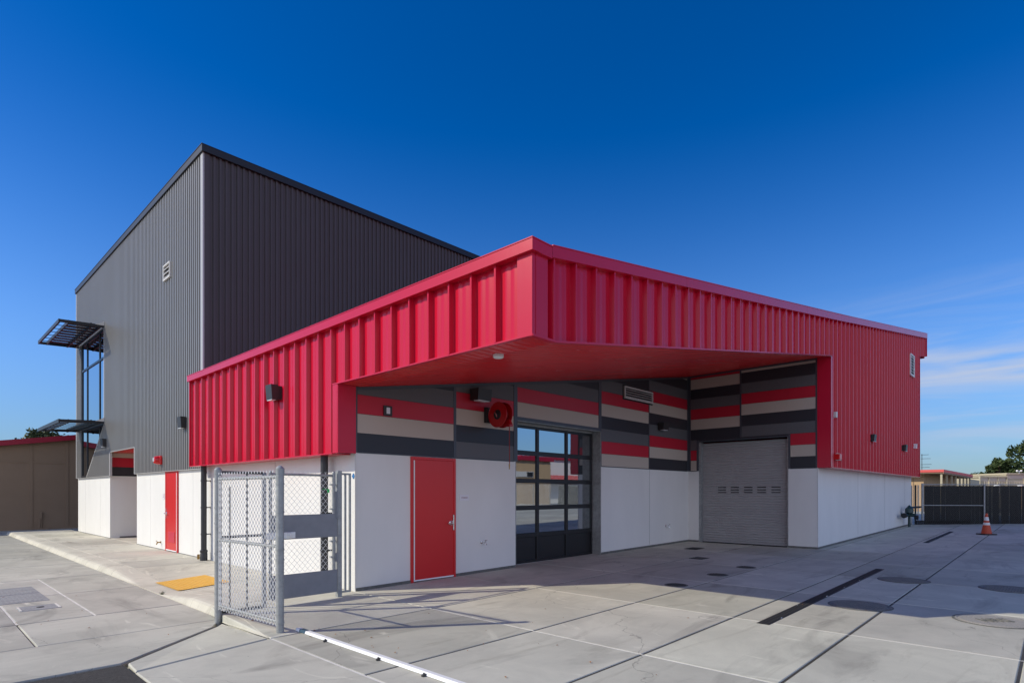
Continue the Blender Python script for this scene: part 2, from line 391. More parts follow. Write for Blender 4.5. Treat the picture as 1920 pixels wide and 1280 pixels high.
def ribs(mb, P, u0, u1, zb, zt, pitch, phase, prof, m=0):
    """one folded metal sheet: prof = (offset, depth) points of one repeat"""
    pts = []; k = math.floor((u0-phase)/pitch)-1
    while phase+k*pitch < u1+pitch:
        for du, dp in prof: pts.append((phase+k*pitch+du, dp))
        k += 1
    pts.sort()
    def dep(u):
        for a, b in zip(pts, pts[1:]):
            if a[0] <= u <= b[0]: return a[1] if b[0] == a[0] else a[1]+(b[1]-a[1])*(u-a[0])/(b[0]-a[0])
        return 0.0
    seq = [(u0, dep(u0))]+[p for p in pts if u0+1e-4 < p[0] < u1-1e-4]+[(u1, dep(u1))]
    vs = []
    for a, da in seq: vs += [P(a, da, zb(a)), P(a, da, zt(a))]
    mb.mesh(vs, [(2*i, 2*i+2, 2*i+3, 2*i+1) for i in range(len(seq)-1)], m)
RED_PROF = [(-0.022, 0), (0.0, 0.066), (0.028, 0.066), (0.050, 0), (0.125, 0), (0.150, 0.0045), (0.175, 0.006), (0.200, 0.0045), (0.225, 0), (0.245, 0.0), (0.270, 0.0045), (0.295, 0.006), (0.320, 0.0045), (0.345, 0)]
GREY_PROF = [(0.0, 0), (0.005, 0.034), (0.058, 0.034), (0.063, 0)]

def gz(x): return 0.009*max(0.0, x-5.075)      # the yard rises gently away from the corner
def soffit_z(x): return 3.325 if x < 5.155 else 3.325+0.1595*(x-5.155)
def rake_z(x): return 4.355 if x < 5.04 else 4.372+0.1633*(x-5.04)
def yr(x): return 4.18+0.0114*(x-4.755) if x < 16.69 else 4.316

# ---------------------------------------------------------------- ground
structure_mb = MB()
structure_mb.face([(-900, -900, -0.32), (900, -900, -0.32), (900, 900, -0.32), (-900, 900, -0.32)])
structure(structure_mb.build('ground', 'earth'))

def slab(mb, poly, zf, gap=0.0045, ch=0.013, dp=0.012, depth=0.10, tint=None, wide=1.7):
    """one concrete slab with tooled (chamfered) edges; poly counter-clockwise"""
    def inset(P, d):
        n = len(P); out = []
        for i in range(n):
            a, b, c = Vector(P[i-1]), Vector(P[i]), Vector(P[(i+1) % n])
            e1 = (b-a).normalized(); e2 = (c-b).normalized()
            n1 = Vector((-e1.y, e1.x)); n2 = Vector((-e2.y, e2.x))
            d1 = d*(1.0 if abs(n1.x) > abs(n1.y) or d > gap else wide); d2 = d*(1.0 if abs(n2.x) > abs(n2.y) or d > gap else wide)
            if d > gap: d1 = d+(0 if abs(n1.x) > abs(n1.y) else gap*(wide-1)); d2 = d+(0 if abs(n2.x) > abs(n2.y) else gap*(wide-1))
            det = n1.x*n2.y-n1.y*n2.x
            if abs(det) < 0.05: out.append(b+n1*d1); continue
            k1, k2 = n1.dot(b)+d1, n2.dot(b)+d2
            out.append(Vector(((k1*n2.y-k2*n1.y)/det, (n1.x*k2-n2.x*k1)/det)))
        return out
    A = inset(poly, gap); B = inset(poly, gap+ch)
    t = tint if tint else (lambda q: (q, q*random.uniform(0.985, 1.0), q*random.uniform(0.96, 1.0)))(random.choice([random.uniform(0.80, 0.92), random.uniform(0.93, 1.07), random.uniform(0.95, 1.05)]))
    mb.tint = t
    n = len(poly)
    top = [(p.x, p.y, zf(p.x, p.y)) for p in B]; rim = [(p.x, p.y, zf(p.x, p.y)-dp) for p in A]; low = [(p.x, p.y, zf(p.x, p.y)-depth) for p in A]
    mb.face(top)
    for i in range(n):
        j = (i+1) % n
        mb.face([rim[i], rim[j], top[j], top[i]]); mb.face([low[i], low[j], rim[j], rim[i]])
def grid(mb, xs, ys, zf, skip=None, **k):
    for a, b in zip(xs, xs[1:]):
        for c, d in zip(ys, ys[1:]):
            if skip and skip((a+b)/2, (c+d)/2): continue
            slab(mb, [(a, c), (b, c), (b, d), (a, d)], zf, **k)

# joint filler below the slabs
j = MB()
xs = [-60, 5.075, 46]
for a, b in zip(xs, xs[1:]):
    j.face([(a, -70, gz(a)-0.20 if a > 0 else -0.20), (b, -70, gz(b)-0.20 if b > 5 else -0.20), (b, 60, gz(b)-0.20 if b > 5 else -0.20), (a, 60, gz(a)-0.20 if a > 0 else -0.20)])
structure(j.build('sub_base', 'dirt'))

zy = lambda x, y: gz(x)
yard = MB()
YX = [2.80, 5.05, 7.26, 9.65, 12.0, 14.35, 16.69, 19.0, 21.4, 23.8, 26.2, 28.6, 31.0, 33.4, 35.8]
YY = [-5.3, -3.9, -2.55, -1.15, 0.25, 1.70, 3.0, 4.43, 6.30, 8.60]
def skipy(x, y):
    return (x > 16.69 and y > 4.43) or (x < 5.05 and y > 6.3)
grid(yard, YX, YY, zy, skip=skipy)
slab(yard, [(16.69, 4.43), (30.06, 4.43), (30.06, 4.75), (16.69, 4.75)], zy)
slab(yard, [(30.06, 4.43), (46, 4.43), (46, 9), (30.06, 9)], zy)
grid(yard, [35.8, 40.9, 46], [-70, -50, -30, -18, -5.3, -0.5, 4.43], zy)
grid(yard, [5.05, 9.65, 14.35, 19.0, 23.8, 28.6, 35.8], [-70, -55, -40, -30, -22, -16, -10.5, -5.3], zy)
# beside the gate
zc = lambda x, y: 0.0
slab(yard, [(2.80, 6.30), (5.05, 6.30), (5.05, 8.60), (2.98, 8.60), (2.90, 7.95)], zc)
structure(yard.build('concrete_yard', 'yard', tint=True))

def hd(y): return -0.12 if y > 8.3 else (-0.12*(y-6.4)/1.9 if y > 6.4 else 0.0)
zd = lambda x, y: hd(y)
drv = MB()
DY = [8.30, 9.85, 12.3, 14.75, 17.4, 20, 22.6, 25.2, 27.8, 31.2, 34.5]
for a, b in zip(DY, DY[1:]):
    for c, d in zip([-9.4, -6.6, -3.8, -1.05, 1.05], [-6.6, -3.8, -1.05, 1.05, 3.02]):
        if b <= 14.76 and 9.8 < a and c == 1.05 and a < 14.0:
            slab(drv, [(1.05, a), (1.89, a), (1.89, b), (1.05, b)], zd); slab(drv, [(1.89, a), (3.02, a), (3.02, b), (1.89, b)], zd)
        elif a == 8.30 and c == 1.05: continue
        else: slab(drv, [(c, a), (d, a), (d, b), (c, b)], zd)
# slabs that fall to the front edge: split where the fall begins so that faces stay flat
slab(drv, [(1.05, 8.30), (3.02, 8.30), (3.02, 9.85), (1.05, 9.85)], zd)
slab(drv, [(-1.05, 6.40), (1.43, 6.40), (2.70, 7.72), (3.00, 8.30), (-1.05, 8.30)], zd, tint=(0.97, 0.965, 0.955), ch=0.008, gap=0.002)
for c, d in zip([-9.4, -6.6, -3.8], [-6.6, -3.8, -1.05]): slab(drv, [(c, 6.40), (d, 6.40), (d, 8.30), (c, 8.30)], zd)

apr = MB()      # pale slabs between driveway and yard
slab(apr, [(1.46, 6.36), (1.44, 5.99), (2.79, 6.30), (2.89, 7.95), (2.73, 7.70)], zd, gap=0.012, tint=(1.03, 1.02, 1.0))
slab(apr, [(1.44, 5.99), (1.44, 4.07), (2.80, 4.07), (2.80, 6.30)], zd, tint=(1.02, 1.01, 1.0))
slab(apr, [(1.44, 4.07), (1.44, 1.9), (2.80, 1.9), (2.80, 4.07)], zd)
for a, b in ((-0.6, 1.9), (-3.1, -0.6), (-5.6, -3.1)): slab(apr, [(1.44, a), (2.80, a), (2.80, b), (1.44, b)], zd)
structure(apr.build('concrete_apron', 'yard', tint=True))

asp = MB()
asp.hexa([(-14, -30, -0.15), (1.44, -30, -0.15), (1.44, 6.34, -0.15), (-14, 6.10, -0.15), (-14, -30, -0.004), (1.432, -30, -0.004), (1.432, 6.345, -0.004), (-14, 6.06, -0.004)])
structure(asp.build('asphalt_road', 'asphalt'))

walk = MB()
def wz(x, y):   # the walk dips at the crossing
    k = min(1, max(0, (y-9.6)/1.4))*min(1, max(0, (14.3-y)/1.9)); k *= min(1, max(0, (5.0-x)/1.585))
    return -0.1095*k
WY = [8.60, 9.60, 11.0, 12.4, 14.3, 15.6, 16.7, 18.3, 19.9, 21.5, 23.1, 24.7, 26.3, 27.9, 29.5, 31.4]
for a, b in zip(WY, WY[1:]):
    x0 = 3.42
    if a in (8.60, 9.60, 11.0, 12.4):
        q = random.uniform(0.95, 1.03); q = (q, q*0.99, q*0.975)
        n = 6
        # finer pieces where the surface slopes
        mb = walk; mb.tint = q
        ya = a+0.008; yb = b-0.008; x1 = 5.075
        gx_ = [x0-0.006+(x1-0.004-x0)*i/6 for i in range(7)]; gy_ = [ya+(yb-ya)*i/n for i in range(n+1)]
        for xa, xb in zip(gx_, gx_[1:]):
            for yc, yd in zip(gy_, gy_[1:]):
                mb.face([(xa, yc, wz(xa, yc)), (xb, yc, wz(xb, yc)), (xb, yd, wz(xb, yd)), (xa, yd, wz(xa, yd))])
    else:
        slab(walk, [(x0, a), (5.075, a), (5.075, b), (x0, b)], lambda x, y: 0.0)
slab(walk, [(5.075, 20.86), (9.0, 20.86), (9.0, 24.2), (5.075, 24.2)], lambda x, y: 0.0)
slab(drv, [(3.02, 31.4), (9, 31.4), (9, 34.5), (3.02, 34.5)], zd)
structure(walk.build('sidewalk', 'walk', tint=True))
structure(drv.build('driveway', 'drive', tint=True))

cb = MB()       # battered kerb with a broad rounded top, dropping at the crossing
prof = [(3.01, -0.16), (3.01, -0.118), (3.055, -0.035), (3.09, -0.012), (3.16, -0.002), (3.416, 0.0)]
ys = [8.0, 8.3, 8.6, 9.1, 9.6, 10.07, 10.53, 11.0, 11.7, 12.4, 12.875, 13.35, 13.825, 14.3]+[14.3+1.22*i for i in range(1, 14)]+[31.4]
def cz(z, x, y):
    k = min(1, max(0, (y-9.6)/1.4))*min(1, max(0, (14.3-y)/1.9))
    e = min(1.0, max(0.0, (y-8.0)/0.3)) if y < 8.3 else 1.0
    zz = max(-0.16, min(z, -0.112+0.10*(1-k)+0.0)) if k > 0 else z
    zz = z*(1-k)+(-0.112+0.006*(x-3.0))*k if z > -0.15 else z
    return zz if y > 8.3 else zz*0.999
for i, (a, b) in enumerate(zip(ys, ys[1:])):
    q = random.uniform(0.94, 1.04); cb.tint = (q, q*0.985, q*0.965)
    ga = 0.0 if a not in (10.1, 11.9) else 0.0
    for (xa, za), (xb, zb) in zip(prof, prof[1:]):
        g_ = 0.008 if a >= 14.2 else 0.0
        cb.face([(xa, a+g_, cz(za, xa, a)), (xa, b, cz(za, xa, b)), (xb, b, cz(zb, xb, b)), (xb, a+g_, cz(zb, xb, a))][::-1])
# short flank that dies out by the gate post
fl = [(2.90, 7.98, 3.02, 7.98), (2.86, 7.4, 2.98, 7.4), (2.80, 6.75, 2.86, 6.75), (2.785, 6.32, 2.79, 6.32)]
for (a0, b0, a1, b1), (c0, d0, c1, d1) in zip(fl, fl[1:]):
    cb.face([(a0, b0, hd(b0)+0.002), (c0, d0, hd(d0)+0.002), (c1, d1, 0.003), (a1, b1, 0.003)])
cb.face([(2.90, 7.98, -0.14), (3.01, 8.0, -0.14), (3.02, 8.0, 0.0), (2.92, 7.98, 0.0)])
structure(cb.build('kerb', 'curb', tint=True))

tp = MB()       # tactile paving
tzf = lambda x, y: max(wz(x, y), -0.112+0.006*(x-3.0))+0.012
nx, ny = 6, 8; X0t, X1t, Y0t, Y1t = 3.32, 4.20, 11.12, 12.42
for i in range(nx):
    for k in range(ny):
        xa, xb = X0t+(X1t-X0t)*i/nx, X0t+(X1t-X0t)*(i+1)/nx; ya, yb = Y0t+(Y1t-Y0t)*k/ny, Y0t+(Y1t-Y0t)*(k+1)/ny
        tp.face([(xa, ya, tzf(xa, ya)), (xb, ya, tzf(xb, ya)), (xb, yb, tzf(xb, yb)), (xa, yb, tzf(xa, yb))])
for i in range(14):
    for k in range(21):
        x = X0t+0.03+i*0.0605; y = Y0t+0.03+k*0.0605; z = tzf(x, y)-0.001
        tp.lathe((x, y, z), (0, 0, 1), [(0, 0.013), (0.005, 0.011), (0.006, 0.006)], n=6)
tag(tp.build('tactile_paving', 'yellow'), 'yellow dimpled tactile paving set in the sidewalk by the gate', 'tactile paving')

# joint sealant: dark in the joints along the building's front, pale in the cross joints
jd = MB(); jl = MB()
def jx(mb, x0, x1, y, w, zf, dz=-0.004):
    for a, b in ((x0, min(x1, 5.05)), (max(x0, 5.05), x1)):
        if b > a: mb.face([(a, y-w/2, zf(a, y-w/2)+dz), (b, y-w/2, zf(b, y-w/2)+dz), (b, y+w/2, zf(b, y+w/2)+dz), (a, y+w/2, zf(a, y+w/2)+dz)])
def jy(mb, x, y0, y1, w, zf, dz=-0.003): mb.face([(x-w/2, y0, zf(x, y0)+dz), (x+w/2, y0, zf(x, y0)+dz), (x+w/2, y1, zf(x, y1)+dz), (x-w/2, y1, zf(x, y1)+dz)])
for y in YY[:-2]: jx(jd, 2.81, 35.7, y, 0.018, zy)
jx(jd, 5.06, 16.6, 6.30, 0.022, zy); jx(jd, 2.9, 5.04, 6.30, 0.022, zc)
for x in YX[1:]: jy(jl, x, -5.2, 6.28 if x < 16 else 4.42, 0.020, zy)
jy(jl, 2.80, -5.2, 6.28, 0.022, zy)
for y in DY[1:-1]: jx(jd, -9.3, 3.0, y, 0.018, zd)
for x in (-6.6, -3.8, -1.05): jy(jd, x, 8.4, 34.0, 0.016, zd)
jy(jl, 1.89, 9.85, 14.75, 0.026, zd); jy(jl, 1.05, 9.85, 12.3, 0.024, zd)
for y in WY[5:]: jx(jd, 3.45, 5.05, y, 0.014, zc)
jd.face([(1.425, 6.36, -0.002), (1.455, 6.335, -0.002), (2.745, 7.69, -0.084), (2.715, 7.715, -0.084)])
structure(jd.build('joint_sealant', 'sealant')); structure(jl.build('pale_joint', 'pale_seal'))

# covers in the ground
def round_cover(x, y, r, m, label, group=None, marks=False, cat='manhole cover'):
    z = gz(x)+0.004; o = MB()
    o.lathe((x, y, z-0.03), (0, 0, 1), [(0, r), (0.032, r), (0.032, r*0.95), (0.027, r*0.945), (0.027, r*0.90), (0.033, r*0.895), (0.033, 0.02)], n=40)
    if not marks:
        n = int(r/0.035)
        for i in range(-n, n+1):
            for k in range(-n, n+1):
                px, py = i*0.036, k*0.036
                if math.hypot(px, py) < r*0.84: o.box(x+px-0.011, x+px+0.011, y+py-0.011, y+py+0.011, z+0.003, z+0.008)
    else:   # raised blocky cast marks across the lid
        dx, dy = Vector((0.687, -0.727)), Vector((0.727, 0.687))
        def bar(a0, b0, a1, b1):
            c = Vector((x, y)); p = c+dx*a0+dy*b0; q = c+dx*a1+dy*b0; r_ = c+dx*a1+dy*b1; t = c+dx*a0+dy*b1
            o.hexa([(*p, z), (*q, z), (*r_, z), (*t, z), (*p, z+0.011), (*q, z+0.011), (*r_, z+0.011), (*t, z+0.011)], 1)
        for a in (-0.16, -0.04, 0.09):
            bar(a, -0.09, a+0.018, 0.09); bar(a+0.07, -0.09, a+0.088, 0.09)
        bar(-0.142, -0.01, -0.09, 0.012); bar(-0.022, 0.068, 0.03, 0.09); bar(-0.022, -0.01, 0.03, 0.01); bar(0.108, 0.068, 0.16, 0.09); bar(0.108, -0.09, 0.16, -0.07)
    o.lathe((x, y, z-0.03), (0, 0, 1), [(0.0, r+0.03), (0.0295, r+0.03), (0.0295, r+0.004), (0.0, r+0.004)], n=40, m=1)
    return tag(o.build('manhole_cover', [m, 'footing']), label, cat, group)
round_cover(9.14, 2.00, 0.365, 'lid_dark', 'large round manhole cover in the yard just right of the front trench drain', 'round covers in the yard')
round_cover(12.11, 1.98, 0.365, 'lid_dark', 'large round manhole cover beside the long joint, beyond the one near the drain', 'round covers in the yard')
round_cover(9.16, 0.57, 0.385, 'lid_conc', 'large sunlit manhole cover with raised cast marks at right edge', 'round covers in the yard', marks=True)
round_cover(12.15, 0.55, 0.385, 'lid_dark', 'large shaded manhole cover cut by right edge of the photo', 'round covers in the yard')
round_cover(9.04, 4.71, 0.165, 'iron', 'small round cover nearest the edge of the canopy shadow', 'small round covers under the canopy', cat='cleanout cover')
round_cover(10.61, 4.68, 0.165, 'iron', 'small round cover, middle one of the three in a row', 'small round covers under the canopy', cat='cleanout cover')
round_cover(11.98, 4.68, 0.165, 'iron', 'small round cover farthest into the shade, nearest the roller door', 'small round covers under the canopy', cat='cleanout cover')
o = MB(); z = gz(12.8)+0.004
o.box(12.60, 13.02, 5.93, 6.25, z-0.02, z+0.004)
for k in range(6): o.box(12.63, 12.99, 5.96+k*0.046, 5.98+k*0.046, z+0.004, z+0.008)
tag(o.build('floor_box_cover', 'iron'), 'small rectangular metal cover in the shaded yard before the roller door', 'cover')
o = MB(); z = gz(14.8)+0.004
o.box(14.50, 15.02, 6.98, 7.34, z-0.02, z+0.003)
for k in range(9): o.box(14.53+k*0.054, 14.56+k*0.054, 7.0, 7.32, z+0.003, z+0.009)
tag(o.build('floor_drain', 'drain'), 'black grated floor drain near the inner corner of the white walls', 'drain')
def trench(x0, x1, y0, y1, label):
    o = MB(); z0, z1 = gz(x0)+0.003, gz(x1)+0.003
    o.hexa([(x0, y0, z0-0.05), (x1, y0, z1-0.05), (x1, y1, z1-0.05), (x0, y1, z0-0.05), (x0, y0, z0), (x1, y0, z1), (x1, y1, z1), (x0, y1, z0)])
    n = int((x1-x0)/0.055)
    for k in range(n):
        x = x0+0.02+k*0.055; z = gz(x)+0.003
        for a, b in ((0.15, 0.47), (0.53, 0.85)):
            ya, yb = y0+(y1-y0)*a, y0+(y1-y0)*b
            o.box(x, x+0.028, ya, yb, z, z+0.006)
    for k in range(1, int(x1-x0)+1):
        for yy in (y0+0.02, y1-0.02):
            x = x0+k*0.98-0.5
            if random.random() < 0.55: o.lathe((x, yy, gz(x)+0.003), (0, 0, 1), [(0, 0.011), (0.006, 0.009)], n=8, m=1)
    tag(o.build('trench_drain', ['drain', 'chrome']), label, 'trench drain', 'slotted drains in the yard')
trench(7.14, 13.45, 2.515, 2.665, 'long black slotted trench drain crossing the shadow edge in the yard')
trench(20.5, 26.15, 2.74, 2.88, 'distant black slotted trench drain beside the white side wall, towards the cone')
# vault covers at the left
z = -0.12
o = MB()
for k in range(2):
    a = 11.75+k*0.98
    o.bbox(0.15, 1.66, a, a+0.95, z-0.05, z+0.006, 0.006)
    for i in range(24): o.box(0.22+i*0.058, 0.25+i*0.058, a+0.10, a+0.85, z+0.006, z+0.0085, 0)
tag(o.build('vault_cover', ['lid_grey', 'footing']), 'wide rectangular grey vault cover in the driveway at left edge', 'vault cover')
o = MB()
o.bbox(1.19, 1.68, 10.88, 11.32, z-0.05, z+0.006, 0.006); o.lathe((1.45, 11.10, z+0.006), (0, 0, 1), [(0, 0.05), (0.006, 0.045)], n=12, m=1)
o.box(1.20, 1.22, 10.9, 11.3, z+0.006, z+0.010, 2); o.box(1.645, 1.67, 10.9, 11.3, z+0.006, z+0.010, 2)
tag(o.build('utility_box_lid', ['lid_grey', 'iron', 'pale_seal']), 'small square utility lid in the driveway before the wide vault cover', 'utility lid')

lv = MB()
for _ in range(70):
    x, y = random.choice([(random.uniform(1.5, 5), random.uniform(3, 6.3)), (random.uniform(0.8, 3), random.uniform(6.5, 13)), (random.uniform(4, 9), random.uniform(1.5, 6.2)), (random.gauss(3.3, 0.15), random.uniform(3.2, 6.4)), (random.gauss(3.0, 0.1), random.uniform(6.6, 7.9))])
    zz = (gz(x) if x > 3 else hd(y))+0.006; a = random.uniform(0, 6.28); s = random.uniform(0.008, 0.022)
    c, d = math.cos(a)*s, math.sin(a)*s
    lv.face([(x-c, y-d, zz), (x+d*.5, y-c*.5, zz+0.006), (x+c, y+d, zz+0.002), (x-d*.5, y+c*.5, zz+0.009)])
lvo = lv.build('dry_leaves', 'dry'); lvo['kind'] = 'stuff'

wd_ = MB()
for k in range(26):
    a = random.uniform(0, 6.28); r_ = random.uniform(0.02, 0.06); h_ = random.uniform(0.03, 0.08); bx_, by_ = 3.03+random.uniform(-.015, .015), 10.95+random.uniform(-.03, .03)
    wd_.face([(bx_-0.004, by_, -0.115), (bx_+0.004, by_, -0.115), (bx_+math.cos(a)*r_, by_+math.sin(a)*r_, -0.115+h_)])
tag(wd_.build('weed', 'leaf2'), 'tiny weed growing at the foot of the kerb near the yellow tactile paving', 'weed')

# ---------------------------------------------------------------- low red building
RB = thing('red_building', (5.075, 8.292, 0), 'low building clad in ribbed red metal over white walls, with a deep sloping canopy', 'building')
SLOT = {'n': 0}
def wallpart(name, boxes, m='stucco', parent=None, b=None):
    o = MB()
    for bx in boxes:
        o.box(*bx)
    return o.build(name, m, parent)
# white lower walls (wainscot). side wall, door wall, roller-door wall, right wall
w = MB()
w.box(5.075, 5.30, 8.292, 15.0, -0.05, 2.25); w.box(5.0755, 5.29, 8.34, 15.0, 2.25, 2.36)
wallL = w
for a, b in ((5.3002, 6.172), (7.204, 8.88), (12.0, 16.679)):
    w.box(a, b, 8.292, 8.60, gz(a)+0.05, 2.252)
w.box(6.172, 7.204, 8.292, 8.60, 2.236, 2.252)
w.box(16.679, 16.93, 7.955, 8.292, 0.1, 2.252)
w.box(16.679, 16.93, 4.85, 5.368, 0.1, 2.252)
w.box(16.679, 30.04, 4.632, 4.85, 0.14, 2.25); w.box(16.75, 30.03, 4.6325, 4.84, 2.25, 2.42)
build_split(w, 'white_wall', 'stucco', RB)
f = MB()     # grey footing strip that shows below the plaster in the yard
for a, b in ((5.085, 6.172), (7.204, 8.88), (12.0, 16.67)):
    f.hexa([(a, 8.278, gz(a)-0.1), (b, 8.278, gz(b)-0.1), (b, 8.35, gz(b)-0.1), (a, 8.35, gz(a)-0.1), (a, 8.278, gz(a)+0.05), (b, 8.278, gz(b)+0.05), (b, 8.35, gz(b)+0.05), (a, 8.35, gz(a)+0.05)])
f.box(16.665, 16.75, 7.955, 8.278, 0, 0.155); f.box(16.665, 16.75, 4.62, 5.368, 0, 0.155)
f.hexa([(16.75, 4.618, 0), (30.03, 4.618, 0.1), (30.03, 4.68, 0.1), (16.75, 4.68, 0), (16.75, 4.618, 0.155), (30.03, 4.618, 0.275), (30.03, 4.68, 0.275), (16.75, 4.68, 0.155)])
build_split(f, 'footing', 'footing', RB)
# corner bead trims and panel seams
t = MB()
t.box(5.068, 5.082, 8.284, 8.30, 0.03, 2.25); t.box(16.67, 16.69, 4.624, 4.64, 0.13, 2.28)
t.box(11.992, 12.008, 8.282, 8.292, 0.08, 2.25)
build_split(t, 'corner_bead', 'offwhite', RB)
s = MB()
s.box(14.36, 14.366, 8.2895, 8.2925, 0.16, 2.25)
for x in (20.9, 24.8, 28.6): s.box(x, x+0.005, 4.6295, 4.64, 0.28, 2.25)
for y in (11.2,): s.box(5.0725, 5.08, y, y+0.005, 0.0, 2.2)
build_split(s, 'wall_joint', 'footing', RB)

# upper walls behind the striped panels
uw = MB()
for a, b, lo in ((5.10, 8.88, 2.252), (8.88, 12.0, 3.13), (12.0, 16.679, 2.252)):
    uw.hexa([(a, 8.30, lo), (b, 8.30, lo), (b, 8.60, lo), (a, 8.60, lo), (a, 8.30, soffit_z(a)), (b, 8.30, soffit_z(b)), (b, 8.60, soffit_z(b)), (a, 8.60, soffit_z(a))])
zt_ = soffit_z(16.69)+0.02
uw.box(16.69, 16.93, 7.955, 8.30, 2.252, zt_); uw.box(16.69, 16.93, 5.368, 7.955, 3.13, zt_); uw.box(16.69, 16.93, 4.64, 5.368, 2.252, zt_)
uw.build('upper_wall', 'pan_dark', RB)
# striped panels
LV = [2.262, 2.572, 2.886, 3.200, 3.512, 3.825, 4.138, 4.445, 4.742, 5.045, 5.4]
PM = ['pan_dark', 'pan_grey', 'pan_red', 'pan_beige']; D_, G_, R_, B_ = 0, 1, 2, 3
def stripes_y(x0, x1, start, cols, ys=8.292, lo=None):
    o = MB()
    for i, c in enumerate(cols):
        z0, z1 = LV[start+i]+0.003, LV[start+i+1]-0.003
        if lo and i == 0: z0 = lo
        # clip by the sloping soffit
        pts = []
        za0, za1 = min(z1, soffit_z(x0)-0.06), min(z1, soffit_z(x1)-0.06)
        if max(za0, za1) <= z0: continue
        def P(y): 
            L = [(x0, z0), (x1, z0)]
            L.append((x1, za1) if za1 > z0 else None)
            slope = 0.1595
            xc = 5.155+(z1+0.06-3.325)/slope
            if za1 >= z1 and soffit_z(x0)-0.06 < z1 and x0 < xc < x1: L.append((xc, z1))
            if za0 > z0: L.append((x0, za0))
            else:
                xb = 5.155+(z0+0.06-3.325)/slope; L[0] = (xb, z0)
            return [q for q in L if q]
        L = P(0)
        fr = [(x, ys, z) for x, z in L]; bk = [(x, ys+0.012, z) for x, z in L]; n = len(L)
        o.face(fr, c)
        for k in range(n): o.face([fr[k], bk[k], bk[(k+1) % n], fr[(k+1) % n]], c)
    return o.build('striped_panel', PM, RB)
def stripes_x(y0, y1, start, cols, xs=16.679, top=None):
    o = MB()
    for i, c in enumerate(cols):
        z0, z1 = LV[start+i]+0.003, min(LV[start+i+1]-0.003, soffit_z(16.69)-0.05)
        o.box(xs, xs+0.012, y0, y1, z0, z1, c)
    return o.build('striped_panel', PM, RB)
stripes_y(5.118, 7.172, 0, [D_, B_, R_, G_, D_])
stripes_y(7.242, 8.826, 0, [G_, D_, B_, R_, G_, D_])
stripes_y(8.944, 11.90, 3, [B_, R_, G_, D_])
stripes_y(12.03, 14.313, 0, [B_, R_, G_, D_, B_, R_, G_, D_])
stripes_y(14.363, 16.608, 0, [D_, B_, R_, G_, D_, B_, R_, G_, D_, B_])
stripes_x(8.02, 8.204, 0, [B_, R_, G_]); stripes_x(6.701, 8.204, 3, [D_, B_, R_, G_, D_, B_, R_])
stripes_x(5.38, 6.65, 3, [G_, D_, B_, R_, G_, D_, B_])
stripes_x(4.686, 5.314, 0, [D_, B_, R_]); stripes_x(4.686, 5.378, 3, [G_, D_, B_, R_, G_, D_, B_])
# dark frames round the panels
fr = MB()
def vbar(x0, x1, z0, y=8.286): fr.hexa([(x0, y, z0), (x1, y, z0), (x1, y+.03, z0), (x0, y+.03, z0), (x0, y, soffit_z(x0)-0.01), (x1, y, soffit_z(x1)-0.01), (x1, y+.03, soffit_z(x1)-0.01), (x0, y+.03, soffit_z(x0)-0.01)])
vbar(5.078, 5.112, 2.255); vbar(7.176, 7.238, 2.255, 8.288); vbar(8.832, 8.94, 2.255, 8.284); vbar(11.905, 12.024, 3.14, 8.284); vbar(12.0, 12.024, 2.25, 8.285); vbar(14.318, 14.358, 2.255, 8.288); vbar(16.614, 16.676, 2.255, 8.284)
fr.box(5.112, 8.832, 8.282, 8.31, 2.244, 2.262); fr.box(8.84, 12.0, 8.283, 8.33, 3.132, 3.20); fr.box(12.024, 16.6, 8.282, 8.31, 2.244, 2.262)
fr.hexa([(5.112, 8.281, soffit_z(5.112)-0.06), (16.6, 8.281, soffit_z(16.6)-0.06), (16.6, 8.31, soffit_z(16.6)-0.06), (5.112, 8.31, soffit_z(5.112)-0.06), (5.112, 8.281, soffit_z(5.112)-0.012), (16.6, 8.281, soffit_z(16.6)-0.012), (16.6, 8.31, soffit_z(16.6)-0.012), (5.112, 8.31, soffit_z(5.112)-0.012)])
for y0, y1, z0, z1 in ((8.208, 8.28, 2.25, zt_-.03), (6.655, 6.696, 3.19, zt_-.03), (4.64, 4.682, 2.25, zt_-.03), (7.958, 8.016, 2.25, 3.19), (5.318, 5.366, 2.25, 3.19)):
    fr.box(16.671, 16.70, y0, y1, z0, z1)
fr.box(16.673, 16.70, 5.366, 7.958, 3.128, 3.165); fr.box(16.672, 16.70, 4.682, 8.208, zt_-0.075, zt_-0.032)
fr.box(16.673, 16.70, 4.682, 5.318, 2.244, 2.262); fr.box(16.673, 16.70, 8.016, 8.208, 2.244, 2.262)
fr.build('panel_frame', 'slate_trim', RB)

# red ribbed cladding, left side
XL = 4.800
PL = lambda u, d, z: (XL-d, u, z)
cl = MB()
ribs(cl, PL, 4.36, 8.43, lambda y: 3.335, lambda y: 4.26, 0.4125, 4.732, RED_PROF)
ribs(cl, PL, 8.43, 15.03, lambda y: 2.235, lambda y: 4.26, 0.4125, 4.732, RED_PROF)
cl.build('red_cladding', 'red', RB, smooth=True)
# right side rake cladding
PR = lambda u, d, z: (u, yr(u)+0.045-d, z)
cr_ = MB()
ribs(cr_, PR, 4.99, 16.70, lambda x: soffit_z(x)+0.01, lambda x: rake_z(x)-0.10, 0.4195, 5.094, RED_PROF)
ribs(cr_, PR, 16.70, 29.93, lambda x: 2.268, lambda x: rake_z(x)-0.10, 0.4125, 16.80, RED_PROF)
ribs(cr_, PR, 29.93, 31.52, lambda x: 7.41+0.17*(x-29.93), lambda x: rake_z(x)-0.10, 0.4125, 16.80, RED_PROF)
cr_.build('red_cladding', 'red', RB, smooth=True)
